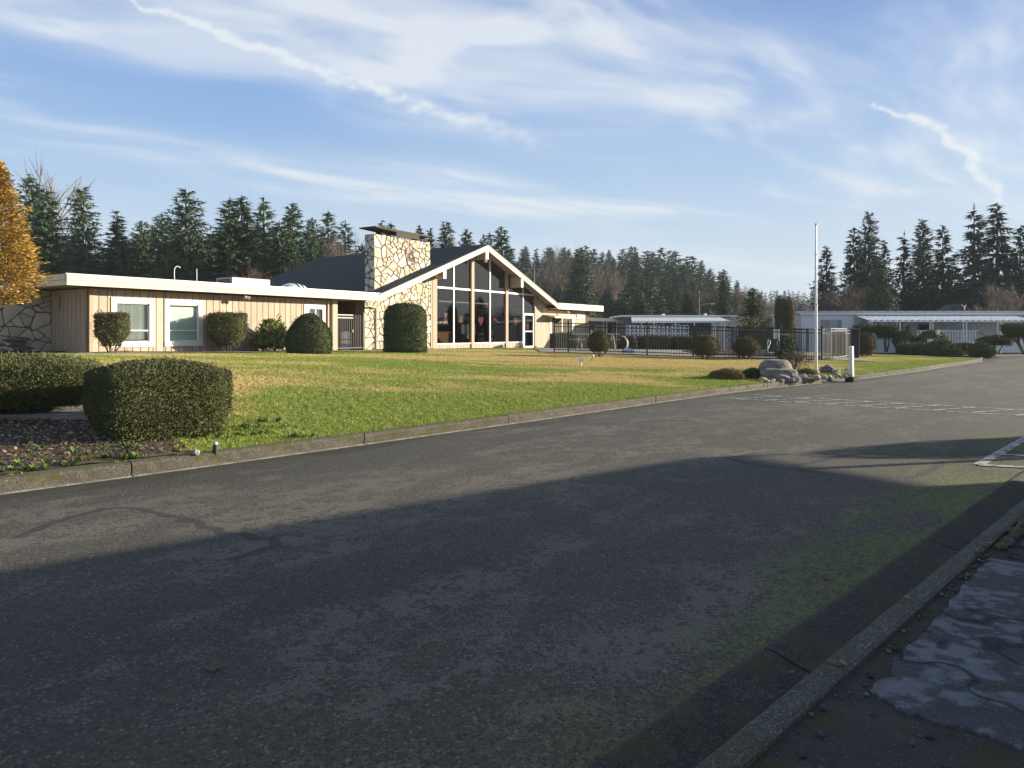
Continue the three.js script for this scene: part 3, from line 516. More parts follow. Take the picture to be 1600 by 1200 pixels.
  function clip(poly, px, py, nx, ny) { const out = []; for (let i = 0; i < poly.length; i++) { const a = poly[i], b = poly[(i + 1) % poly.length], da = (a[0] - px) * nx + (a[1] - py) * ny, db = (b[0] - px) * nx + (b[1] - py) * ny; if (da <= 0) out.push(a); if ((da < 0 && db > 0) || (da > 0 && db < 0)) { const t = da / (da - db); out.push([a[0] + (b[0] - a[0]) * t, a[1] + (b[1] - a[1]) * t]); } } return out; }
  function stoneField(parent, outline, z, sizes, seed, mats, joint, squash = 1, soot) {
    const R = rng(seed), xs = outline.map((p) => p[0]), ys = outline.map((p) => p[1]), x0 = Math.min(...xs), x1 = Math.max(...xs), y0 = Math.min(...ys), y1 = Math.max(...ys), seeds = [], big = sizes[1] * 1.5;
    const inside = (x, y) => { for (let i = 0; i < outline.length; i++) { const a = outline[i], b = outline[(i + 1) % outline.length]; if ((b[0] - a[0]) * (y - a[1]) - (b[1] - a[1]) * (x - a[0]) < 0) return false; } return true; };
    for (let k = 0; k < 4000; k++) { const x = lerp(x0, x1, R()), y = lerp(y0, y1, R()); if (inside(x, y) && seeds.every((q) => Math.hypot(q[0] - x, (q[1] - y) * squash) > big * (.6 + .4 * R()))) seeds.push([x, y]); }
    const area = (p) => { let s = 0; for (let i = 0; i < p.length; i++) { const a = p[i], b = p[(i + 1) % p.length]; s += a[0] * b[1] - a[1] * b[0]; } return Math.abs(s) / 2; }, cells = [];
    const cut = (poly, lv) => { // break a block along a crooked line until it is stone-sized
      const A = area(poly), lim = lerp(sizes[0] * sizes[0], sizes[1] * sizes[1], Math.pow(R(), 1.5)); if (poly.length < 3 || A < .004) return; if (A < lim || lv > 7) { cells.push(poly); return; }
      const cx = poly.reduce((s, p) => s + p[0], 0) / poly.length, cy = poly.reduce((s, p) => s + p[1], 0) / poly.length; let sx = 0, sy = 0, sxy = 0; for (const p of poly) { const dx = p[0] - cx, dy = (p[1] - cy) * squash; sx += dx * dx; sy += dy * dy; sxy += dx * dy; }
      const th = .5 * Math.atan2(2 * sxy, sx - sy) + (R() - .5) * 1.1, nx = Math.cos(th), ny = Math.sin(th), o = (R() - .5) * Math.sqrt(A) * .35;
      cut(clip(poly, cx + nx * o, cy + ny * o, nx, ny), lv + 1); cut(clip(poly, cx + nx * o, cy + ny * o, -nx, -ny), lv + 1);
    };
    for (const q of seeds) { let poly = outline.slice(); for (const o of seeds) if (o !== q) { const dx = o[0] - q[0], dy = o[1] - q[1]; poly = clip(poly, q[0] + dx / 2, q[1] + dy / 2, dx, dy); } if (poly.length > 2) cut(poly, 0); }
    for (const cell of cells) {
      let poly = cell; const q = [0, 0, R()];
      { const ccx = cell.reduce((s, p) => s + p[0], 0) / cell.length, ccy = cell.reduce((s, p) => s + p[1], 0) / cell.length; // keep half a joint clear of every edge, corners knocked off
        for (let i = 0; i < cell.length; i++) { const a = cell[i], b = cell[(i + 1) % cell.length], l = Math.hypot(b[0] - a[0], b[1] - a[1]) || 1; let nx = (b[1] - a[1]) / l, ny = -(b[0] - a[0]) / l; if ((ccx - a[0]) * nx + (ccy - a[1]) * ny > 0) { nx = -nx; ny = -ny; } const jj = joint * (.35 + .35 * R()); poly = clip(poly, a[0] - nx * jj, a[1] - ny * jj, nx, ny);
          const dl = Math.hypot(a[0] - ccx, a[1] - ccy) || 1, ux = (a[0] - ccx) / dl, uy = (a[1] - ccy) / dl; poly = clip(poly, a[0] - ux * joint * (1 + 1.2 * R()), a[1] - uy * joint * (1 + 1.2 * R()), ux, uy); } }
      if (poly.length < 3 || area(poly) < .003) continue;
      const cx = poly.reduce((s, p) => s + p[0], 0) / poly.length, cy = poly.reduce((s, p) => s + p[1], 0) / poly.length, h = .035 + R() * .035, pos = [], uv = [], idx = [], n = poly.length;
      const jig = poly.map((p) => { const k = 1 - R() * .06; return [cx + (p[0] - cx) * k, cy + (p[1] - cy) * k]; });
      const tx = (R() - .5) * .05, ty = (R() - .5) * .05;
      const ring = (f, hh) => { for (const p of jig) { const x = cx + (p[0] - cx) * f, y = cy + (p[1] - cy) * f; pos.push(x, y, z + hh + (hh > 0 ? (x - cx) * tx + (y - cy) * ty : 0)); uv.push(x * 1.1 + q[2] * 5, y * 1.1); } };
      ring(1, -.03); ring(1, h * .6); ring(.9, h); pos.push(cx, cy, z + h * 1.05); uv.push(cx * 1.1 + q[2] * 5, cy * 1.1);
      for (let i = 0; i < n; i++) { const j = (i + 1) % n; idx.push(i, j, n + i, n + i, j, n + j, n + i, n + j, 2 * n + i, 2 * n + i, n + j, 2 * n + j, 2 * n + i, 2 * n + j, 3 * n); }
      const g = geoFrom(pos, idx, null, uv).toNonIndexed(); g.computeVertexNormals();
      mesh('stone', g, soot && Math.hypot(cx - soot[0], (cy - soot[1]) * .7) < .45 ? sooty : mats[Math.floor(R() * mats.length)], parent);
    }
  }
  // chimney and the wall of the fireplace below it
  const CU0 = 13.98, CU1 = 18.48, CT = 6.68, CD = -.62;
  const wallOut = [[13.3, .42], [18.5, .42], [18.5, under(18.5) + .16], [14.5, under(14.5) + .16], [13.3, 3.16]];
  mesh('mortar', slab(wallOut, -.6, 0), mortar, club);
  stoneField(club, wallOut, 0, [.20, .62], 81, stoneMats, .024);
  const ch = new THREE.Group(); ch.name = 'chimney'; club.add(ch);
  const rl = (u) => top(u) - .06, chOut = [[CU0, rl(CU0)], [CU1, rl(CU1)], [CU1, CT], [CU0, CT]];
  mesh('core', slab([[CU0 + .03, rl(CU0) - .3], [CU1 - .03, rl(CU1) - .3], [CU1 - .03, CT - .03], [CU0 + .03, CT - .03]], CD, -.002), mortar, ch);
  stoneField(ch, chOut, .0, [.2, .68], 92, stoneMats, .030, 1, [16.85, 5.75]);
  const side = new THREE.Group(); side.name = 'chimney_side'; side.rotation.y = -Math.PI / 2; side.position.set(CU0 + .03, 0, 0); ch.add(side);
  // stones of the side face are parts of the chimney too, so they hang on it directly
  { const tmp = new THREE.Group(); stoneField(tmp, [[CD, 3.6], [0, 3.6], [0, CT], [CD, CT]], 0, [.3, .55], 97, greyStone.slice(1).concat(stoneMats.slice(4, 5)), .05); for (const o of tmp.children.slice()) { o.geometry.rotateY(-Math.PI / 2); o.geometry.translate(CU0 + .03, 0, 0); ch.add(o); } ch.remove(side); }
  const capMat = new THREE.MeshStandardMaterial({ color: lin(.075, .06, .04), map: woodTex, roughness: .95 });
  const cy = CT + .22;
  mesh('cap', slab([[CU0 - .15, cy + .06], [CU0 + 1.5, cy + .0], [CU1 - 1.2, cy + .0], [CU1 - .05, cy + .04], [CU1 - .05, cy + .09], [CU0 - .15, cy + .12]], CD - .25, .28), capMat, ch);
  mesh('cap_apron', rbox(CU0 + 1.45, CU1 - 1.2, CT + .0, cy + .06, .08, .26, .015), capMat, ch);
  mesh('flue', merge([rbox(CU0 + .7, CU0 + 1.4, CT - .05, cy + .02, -.5, -.1, .01), rbox(CU1 - 1.0, CU1 - .5, CT - .05, cy + .02, -.5, -.1, .01)]), mat(.02, .018, .016, .9), ch);
  // low stone wall at the left end, set back
  const lw = new THREE.Group(); lw.name = 'stone_wall'; club.add(lw);
  const lo = [[-7.5, .6], [-.02, .6], [-.02, 3.16], [-7.5, 3.16]];
  mesh('mortar', slab(lo, -2.95, -2.7), mortar, lw);
  stoneField(lw, lo, -2.7, [.28, .85], 103, greyStone, .022, 1.35);
  mesh('soil', span(-7.5, 0, .3, .95, -2.6, -1.6), mat(.07, .05, .04, 1), lw);
}
// things on the roof
const metalWhite = mat(.62, .60, .57, .45, { metalness: .2 });
{
  const o = thing('rooftop_unit', 'boxy pale air conditioning unit on the flat roof left of the dark gable', 'air conditioner', clubAt(fac(382, 440, -3.2)[0] - .25, FT - .03, -3.2), TURN);
  mesh('cabinet', rbox(-.85, 1.25, 0, .62, -.6, .6, .02), mat(.52, .46, .42, .6), o); mesh('intake_grille', merge(Array.from({ length: 7 }, (_, k) => span(-.88, -.852, .1 + k * .065, .14 + k * .065, -.45, .45))), darkMetal, o); mesh('curb', span(-.8, 1.2, -.06, -.001, -.55, .55), roofTar, o);
  const dome = (name, label, u, w, r, m) => { const g = new THREE.SphereGeometry(r, 24, 10, 0, 6.2832, 0, 1.45); g.scale(1, .58, .8); const t = thing(name, label, 'skylight', clubAt(u, FT - .03, w), TURN); mesh('dome', g, m, t); mesh('curb', rbox(-r, r, 0, .1, -r * .8, r * .8, .01), metalWhite, t); if (r > .7) for (const s of [-.12, .12]) { const a = []; for (let k = 0; k <= 12; k++) { const q = Math.PI * k / 12; a.push([s, Math.sin(q) * r * .585, Math.cos(q) * r * .81]); } mesh('rib', tube(a, .03, 16, 4), darkMetal, t); } return t; };
  const acr = new THREE.MeshPhysicalMaterial({ color: lin(.62, .68, .70), roughness: .18, clearcoat: 1, clearcoatRoughness: .1 });
  dome('skylight', 'large domed skylight with two dark ribs on the flat roof by the gable', fac(459, 440, -1.6)[0], -1.6, .80, acr);
  dome('skylight', 'small domed skylight at the left end of the flat roof', fac(172, 430, -1.6)[0], -1.6, .36, acr);
  [[fac(310, 437, -1.5)[0], -1.5, .16], [fac(343, 438, -1.5)[0], -1.5, .16], [fac(118, 427, -.6)[0], -.6, .1]].forEach(([u, w, r], i) => { const t = thing('roof_vent', ['low turbine vent on the flat roof, left of the air conditioner', 'low round vent on the flat roof nearest the air conditioner', 'tiny pipe vent at the left corner of the flat roof'][i], 'vent', clubAt(u, FT - .03, w), TURN); mesh('cap', new THREE.CylinderGeometry(r * .6, r, r * .5, 12).translate(0, r * 1.1, 0), metalWhite, t); mesh('pipe', new THREE.CylinderGeometry(r * .5, r * .5, r, 10).translate(0, r * .45, 0), metalWhite, t); });
  const m = thing('service_mast', 'thin hooked wire mast on the flat roof', 'mast', clubAt(fac(273, 435, -2)[0], FT - .03, -2), TURN); mesh('pipe', tube([[0, 0, 0], [0, .75, 0], [.1, .85, 0], [.25, .8, 0]], .02, 12, 5), metalWhite, m); mesh('pipe', bar([1.0, 0, 0], [1.0, .8, 0], .018), metalWhite, m);
  const a = at(835, 450, 62), an = thing('television_antenna', 'spindly television antenna rising behind the right slope of the gable', 'antenna', [a[0], 3.0, a[2]]);
  mesh('mast', bar([0, -2.4, 0], [0, 4.1, 0], .03), mat(.35, .35, .36, .5), an);
  mesh('boom', merge([bar([-1.0, 4.1, 0], [1.0, 4.02, 0], .025), bar([-.55, 4.05, 0], [0, 3.3, 0], .02), bar([.55, 4.05, 0], [0, 3.3, 0], .02), ...[-.9, -.5, -.1, .3, .7].map((x) => bar([x, 4.06, -.5], [x, 4.06, .5], .012))]), mat(.35, .35, .36, .5), an);
}
// gate of the passage and what stands behind it
{
  const o = thing('metal_gate', 'black barred metal gate closing the passage beside the stone wall', 'gate', clubAt(11.42, .70, .02), TURN);
  for (let k = 0; k <= 14; k++) mesh('bar', rbox(k * .125 - .012, k * .125 + .012, .12, 1.78, -.012, .012, .003), darkMetal, o);
  for (const y of [.14, 1.62, 1.76]) mesh('rail', rbox(-.01, y > 1.5 ? 1.1 : 1.85, y - .025, y + .025, -.02, .02, .005), y > 1.5 ? mat(.4, .4, .38, .5) : darkMetal, o);
  mesh('post', rbox(1.78, 1.88, 0, 1.9, -.05, .05, .008), darkMetal, o); mesh('lock', rbox(1.02, 1.14, .9, 1.05, -.04, .04, .01), darkMetal, o);
  const d = thing('drum', 'tall white and blue cylinder standing behind the barred gate', 'drum', clubAt(12.75, .70, -.7), TURN);
  mesh('body', new THREE.CylinderGeometry(.24, .24, .9, 20).translate(0, .45, 0), mat(.75, .76, .78, .4), d); mesh('band', new THREE.CylinderGeometry(.243, .243, .28, 20).translate(0, .2, 0), mat(.05, .16, .45, .45), d); mesh('band', new THREE.CylinderGeometry(.244, .244, .05, 20).translate(0, .55, 0), mat(.02, .03, .09, .45), d); mesh('lid', new THREE.CylinderGeometry(.2, .24, .06, 20).translate(0, .93, 0), mat(.7, .72, .74, .4), d);
  const c = thing('metal_chair', 'slim metal chair in the dark passage behind the gate', 'chair', clubAt(11.75, .70, -1.0), TURN + .4);
  mesh('seat', rbox(-.2, .2, .42, .46, -.2, .2, .01), darkMetal, c); mesh('backrest', tube([[-.2, .44, -.2], [-.2, .85, -.26], [.2, .85, -.26], [.2, .44, -.2]], .014, 20, 5), metalWhite, c);
  for (const [x, z] of [[-.18, -.18], [.18, -.18], [-.18, .18], [.18, .18]]) mesh('leg', bar([x, 0, z], [x, .43, z], .013), metalWhite, c);
}
// paper cut-outs in the big windows
{
  const W = -.03, put = (name, label, px, py, parts, group) => { const [u, y] = fac(px, py), t = thing(name, label, 'window decoration', clubAt(u, y, W), TURN); parts.forEach(([n, sh, m, z = 0]) => { const g = slab(sh, -.004 + z, .004 + z); mesh(n, g, m, t); }); };
  const disc = (cx, cy, rx, ry = rx, n = 18) => Array.from({ length: n }, (_, i) => [cx + rx * Math.cos(i / n * 6.2832), cy + ry * Math.sin(i / n * 6.2832)]);
  const heart = (k, sx = 1) => Array.from({ length: 28 }, (_, i) => { const t = i / 28 * 6.2832; return [k * sx * .0625 * 16 * Math.sin(t) ** 3, k * .0625 * (13 * Math.cos(t) - 5 * Math.cos(2 * t) - 2 * Math.cos(3 * t) - Math.cos(4 * t))]; });
  const paleFur = mat(.60, .50, .42, .9), red = mat(.45, .05, .05, .8), pink = mat(.72, .30, .30, .8), orange = mat(.72, .36, .10, .8), card = mat(.62, .45, .28, .85), wht = mat(.7, .66, .6, .8);
  put('paper_bear', 'pale paper bear cut-out with red middle in the leftmost tall pane', 697, 498, [['body', disc(0, -.08, .17, .2), paleFur], ['head', disc(0, .2, .13), wht, .006], ['ear', disc(-.11, .31, .05), paleFur, .0], ['ear', disc(.11, .31, .05), paleFur, .0], ['heart', heart(.09).map(([x, y]) => [x, y - .06]), red, .012], ['foot', disc(-.14, -.26, .08), wht, .008], ['foot', disc(.14, -.26, .08), wht, .008]]);
  put('paper_card', 'square tan card taped inside the second tall pane', 721, 499.5, [['sheet', [[-.2, -.2], [.2, -.2], [.2, .2], [-.2, .2]], card]]);
  put('paper_heart', 'pink paper heart in the middle tall pane', 752, 501, [['sheet', heart(.34, .8), pink]]);
  put('paper_cutout', 'red and white striped paper cut-out in the fourth tall pane', 775, 500, [['strip', [[-.3, -.15], [-.22, -.15], [.3, .15], [.22, .15]], red], ['strip', [[-.3, .14], [-.2, .18], [.32, -.16], [.22, -.18]], wht, .006], ['tip', disc(-.2, -.02, .09, .05), red, .01]]);
  put('paper_heart', 'orange paper heart with dark marks in the tall pane left of the door', 806.5, 502, [['sheet', heart(.34, .7), orange], ['mark', [[-.02, -.15], [.03, -.15], [.02, .16], [-.03, .16]], mat(.2, .07, .03, .8), .006]]);
  put('door_notice', 'small tan notice taped to the glass door', 825, 510, [['sheet', [[-.16, -.2], [.16, -.2], [.16, .2], [-.16, .2]], card]]);
  // furniture seen through the glass
  const oak = mat(.42, .29, .17, .7);
  const p = thing('sideboard', 'pale wooden sideboard with arched opening inside the leftmost window', 'sideboard', clubAt(20.2, .55, -1.2), TURN);
  mesh('top', rbox(-1.5, 1.5, 1.02, 1.1, -.35, .35, .01), oak, p); mesh('body', slab([[-1.4, 0], [-.35, 0], [-.35, .45], [-.2, .62], [0, .68], [.2, .62], [.35, .45], [.35, 0], [1.4, 0], [1.4, 1.018], [-1.4, 1.018]], -.3, .3), oak, p); mesh('arch', tube([[-.38, 0, .31], [-.36, .45, .31], [0, .72, .31], [.36, .45, .31], [.38, 0, .31]], .035, 20, 6), mat(.03, .025, .02, .6), p);
  const tv = thing('screen', 'blue panel on a stand behind the middle tall pane', 'screen', clubAt(23.6, .55, -1.1), TURN);
  mesh('panel', rbox(-.75, .75, .95, 1.55, -.03, .03, .01), mat(.10, .24, .36, .5), tv); mesh('stand', merge([bar([0, 0, 0], [0, .95, 0], .03), rbox(-.4, .4, 0, .04, -.25, .25, .01)]), darkMetal, tv); mesh('base_skirt', slab(Array.from({ length: 13 }, (_, i) => [.45 * Math.cos(Math.PI + Math.PI * i / 12), .93 + .3 * Math.sin(Math.PI + Math.PI * i / 12)]), -.05, .05), mat(.55, .53, .48, .7), tv);
  [[25.0, -1.0], [25.6, -1.25], [26.15, -.9]].forEach(([u, w], i) => { const c = thing('draped_chair', ['first patterned chair inside the fourth tall pane', 'second patterned chair inside the fourth tall pane', 'patterned chair beside the tan post inside the glass hall'][i], 'chair', clubAt(u, .55, w), TURN + i * .5);
    mesh('seat', rbox(-.24, .24, .4, .5, -.24, .24, .03), mat(.35, .33, .3, .9), c); for (let k = 0; k < 4; k++) mesh('cushion', new THREE.SphereGeometry(.13, 10, 8).translate(0, .6 + k * .17, -.2), k % 2 ? mat(.08, .08, .09, .9) : mat(.6, .58, .55, .9), c); for (const [x, z] of [[-.2, -.2], [.2, -.2], [-.2, .2], [.2, .2]]) mesh('leg', bar([x, 0, z], [x, .41, z], .016), darkMetal, c); });
  for (let k = 0; k < 3; k++) { const f = thing('strip_light', ['nearest long unlit strip light hanging in the glazed hall', 'middle long unlit strip light hanging in the glazed hall', 'farthest long unlit strip light hanging in the glazed hall'][k], 'light fitting', clubAt(24, 3.45 + k * .02, -1.6 - k * 2.2), TURN); mesh('housing', rbox(-4.6, 4.6, 0, .09, -.09, .09, .01), mat(.7, .7, .68, .4), f); for (const x of [-3.5, 0, 3.5]) mesh('cord', bar([x, .09, 0], [x, 1.1, 0], .008), darkMetal, f); }
  const t = thing('side_table', 'dark little table inside the second tall pane', 'table', clubAt(21.6, .55, -1.5), TURN); mesh('top', rbox(-.6, .6, .68, .73, -.35, .35, .01), mat(.2, .08, .06, .5), t); for (const x of [-.5, .5]) mesh('leg', rbox(x - .04, x + .04, 0, .68, -.3, .3, .01), mat(.12, .05, .04, .6), t);
}
// ---------------------------------------------------------------- pool yard: deck, water, fence
const deckMat = new THREE.MeshStandardMaterial({ map: concreteTex(.44, .12, 700, [1, .9, .78]), roughness: .9 });
{
  const pos = [], idx = [], uv = [], nx = 40, nd = 30, pool = (X, d) => X > 9.6 && X < 14.2 && d > 35.6 && d < 40.2;
  for (let i = 0; i <= nx; i++) for (let j = 0; j <= nd; j++) { const X = lerp(1.4, 17.4, i / nx), d = lerp(33.55 + Math.max(0, 8 - X) * .22, 45.5, j / nd); pos.push(X, landAt(X, d) + .05, -d); uv.push(X * .5, d * .5); }
  for (let i = 0; i < nx; i++) for (let j = 0; j < nd; j++) { const a = i * (nd + 1) + j, b = a + nd + 1; idx.push(a, b, a + 1, a + 1, b, b + 1); }
  structure('pool_deck', geoFrom(pos, idx, null, uv), deckMat);
  const y = .545, w = structure('pool_water', box(4.6, .02, 4.6, 11.9, y + .012, -37.9), new THREE.MeshPhysicalMaterial({ color: lin(.04, .13, .26), roughness: .04, clearcoat: 1 })); w.userData.label = 'blue water of the swimming pool';
  const c = new THREE.Group(); c.name = 'pool_coping'; c.userData = { kind: 'structure', label: 'tan brick edge of the pool' }; scene.add(c);
  const brick = [mat(.42, .25, .18, .85), mat(.48, .31, .23, .85), mat(.38, .22, .16, .85)]; let q = 0;
  for (let k = 0; k < 16; k++) for (const [x, d, t] of [[9.6 + k * .2875 + .144, 35.5, 0], [9.6 + k * .2875 + .144, 40.3, 0]]) mesh('brick', rbox(x - .136, x + .136, y - .1, y + .07, -d - .12, -d + .12, .012), brick[q++ % 3], c);
}
const iron = mat(.012, .012, .014, .45);
{
  const pts = [[866, 35.3], [888, 34.9], [946, 34.2], [1011, 33.9], [1083, 33.4], [1155, 33.1], [1220, 33.1], [1284, 33.3]].map(([px, d]) => [(px - 800) * d / F, d]);
  const o = thing('pool_fence', 'black iron picket fence round the swimming pool', 'fence');
  const H = 1.5, pick = new THREE.BoxGeometry(.02, H - .12, .02), post = new RoundedBoxGeometry(.065, H + .06, .065, 1, .006), cap = new THREE.ConeGeometry(.05, .06, 4);
  const run = (pts, picket = true) => { for (let i = 0; i < pts.length; i++) {
    const [X, d] = pts[i], y = landAt(X, d); { const m = mesh('post', post, iron, o); m.position.set(X, y + H / 2 + .03, -d); const c = mesh('post_cap', cap, iron, o); c.position.set(X, y + H + .09, -d); }
    if (i === pts.length - 1) break;
    const [X2, d2] = pts[i + 1], y2 = landAt(X2, d2), L = Math.hypot(X2 - X, d2 - d), n = Math.round(L / .125), a = Math.atan2(d2 - d, X2 - X);
    for (const h of [.16, H - .22, H - .05]) mesh('rail', bar([X, y + h, -d], [X2, y2 + h, -d2], .022, .022, 4), iron, o);
    for (let k = 1; k < n; k++) { const t = k / n, m = mesh('picket', pick, iron, o); m.position.set(lerp(X, X2, t), lerp(y, y2, t) + H / 2 + .02, -lerp(d, d2, t)); m.rotation.y = a; }
  } };
  run(pts); run([pts[7], [17.4, 36.9]]);
  // far side of the yard
  const f = thing('pool_fence', 'black iron picket fence along the far side of the swimming pool', 'fence'); const fp = [[11.6, 45.6], [14, 45.6], [16.4, 45.6], [18.8, 45.6]];
  for (let i = 0; i < fp.length; i++) { const [X, d] = fp[i], y = landAt(X, d); mesh('post', post, iron, f).position.set(X, y + H / 2 + .03, -d); if (i < 3) { for (const h of [.16, H - .05]) mesh('rail', bar([X, y + h, -d], [fp[i + 1][0], y + h, -d], .022, .022, 4), iron, f); for (let k = 1; k < 19; k++) mesh('picket', pick, iron, f).position.set(lerp(X, fp[i + 1][0], k / 19), y + H / 2 + .02, -d); } }
  const tubeM = mat(.20, .20, .20, .5, { metalness: .5 });
  const g = thing('pool_gate', 'grey tube framed gate at the right end of the pool fence', 'gate', [15.0, landAt(15, 33.6), -33.75], .93);
  mesh('frame', merge([bar([0, .12, 0], [0, 1.55, 0], .02), bar([3.3, .12, 0], [3.3, 1.5, 0], .02), bar([0, .12, 0], [3.3, .12, 0], .018), bar([0, 1.5, 0], [3.3, 1.5, 0], .02), bar([0, 1.38, 0], [3.3, 1.38, 0], .015)]), tubeM, g);
  for (let k = 1; k < 26; k++) mesh('bar', box(.018, 1.26, .018, k * .127, .75, 0), iron, g);
  mesh('wheel', new THREE.TorusGeometry(.09, .02, 6, 16).translate(.35, .1, .05), tubeM, g);
  const b = at(1333, 534, 37.4), pn = thing('equipment_screen', 'dark solid panel at the end of the pool fence', 'screen', [b[0], landAt(b[0], 37.4), b[2]]);
  mesh('panel', rbox(-.19, .19, .02, 1.5, -.3, .3, .02), mat(.02, .022, .03, .7), pn); mesh('cap', rbox(-.21, .21, 1.501, 1.54, -.33, .33, .01), tubeM, pn);
  const steel = mat(.75, .75, .74, .25, { metalness: .9 });
  const lad = thing('pool_ladder', 'pair of white bent handrails at the pool edge', 'handrail', [12.9, .57, -35.5], .2);
  for (const x of [0, .55]) mesh('rail', tube([[x, -.1, -.5], [x, .35, -.5], [x, .62, -.42], [x, .66, -.3], [x - .15, .5, 0], [x - .38, .22, .2], [x - .36, .06, .2], [x - .1, .03, .12], [x - .02, -.02, .1]], .024, 40, 7), mat(.72, .72, .70, .35), lad);
  // picnic table behind the fence
  const p = at(931, 540, 41), t = thing('picnic_table', 'long pale table with benches behind the pool fence', 'table', [p[0], landAt(p[0], 41), p[2]], .1), pale = mat(.62, .60, .52, .6), wood = mat(.5, .36, .2, .7);
  for (let k = 0; k < 3; k++) mesh('board', rbox(-1.3, 1.3, .93, .98, -.4 + k * .27, -.15 + k * .27, .008), pale, t);
  for (const z of [-.75, .75]) { mesh('bench', rbox(-1.45, 1.25, .62, .66, z - .14, z + .14, .008), wood, t); }
  for (const x of [-.95, .95]) for (const s of [-1, 1]) mesh('leg', bar([x, .92, s * .2], [x, .03, s * .75], .035), mat(.35, .33, .3, .6), t);
  for (const x of [-.95, .95]) mesh('crossbar', rbox(x - .03, x + .03, .55, .615, -.85, .85, .006), mat(.35, .33, .3, .6), t);
  [[-.25, [.7, .45, .02]], [.05, [.75, .55, .05]], [.55, [.5, .1, .06]]].forEach(([x, c], i) => { const k = thing('bottle', ['leftmost yellow bottle on the pale table', 'second yellow bottle on the pale table', 'red bottle on the pale table'][i], 'bottle', [p[0] + x, landAt(p[0], 41) + .98, p[2]]); mesh('body', new THREE.CylinderGeometry(.05, .055, .14, 12).translate(0, .07, 0), mat(...c, .4), k); mesh('neck', new THREE.CylinderGeometry(.02, .04, .06, 10).translate(0, .17, 0), mat(...c, .4), k); });
  const bk = thing('bicycle_rack', 'curved white tube rack beside the table behind the fence', 'rack', [p[0] + 1.35, landAt(p[0] + 1.3, 40) + .04, -40]); for (const z of [0, .3]) mesh('hoop', tube([[0, 0, z], [.22, .15, z], [.28, .45, z], [.12, .75, z], [0, .8, z]], .025, 24, 6), mat(.7, .7, .7, .4), bk);
  const uc = at(982, 550, 35.5), tarp = thing('toolbox', 'small blue crate on the pool deck behind the fence', 'crate', [uc[0], landAt(uc[0], 35.5) + .05, uc[2]], .3); mesh('body', rbox(-.28, .28, 0, .16, -.15, .15, .02), mat(.12, .25, .45, .5), tarp); mesh('handle', tube([[-.15, .16, 0], [-.1, .22, 0], [.1, .22, 0], [.15, .16, 0]], .012, 12, 5), mat(.5, .3, .1, .5), tarp);
  const pd = thing('umbrella_post', 'peach coloured slim post on the pool deck left of the ladder', 'post', at(1132, 547, 44)); pd.position.y = landAt(pd.position.x, 44) + .05; mesh('pole', rbox(-.05, .05, .08, 1.62, -.05, .05, .008), mat(.6, .42, .32, .7), pd); mesh('foot', rbox(-.14, .14, 0, .08, -.14, .14, .01), mat(.6, .42, .32, .7), pd);
  const pe = copyOf(pd, 'peach coloured slim post in front of the pale blue home end', [at(1117, 547, 45)[0], pd.position.y, -45]);
  [[1211, 531], [1217, 531]].forEach(([px, py], i) => { const a = at(px, py, 44.8), k = thing('notice_board', i ? 'right of two upright white notices on the far pool fence' : 'left of two upright white notices on the far pool fence', 'notice', [a[0], landAt(a[0], 45) + .9, a[2]]); mesh('board', rbox(-.09, .09, -.05, .55, -.01, .01, .003), white, k); mesh('bracket', merge([rbox(-.02, .02, -.9, -.05, -.02, .02, .003)]), iron, k); });
}
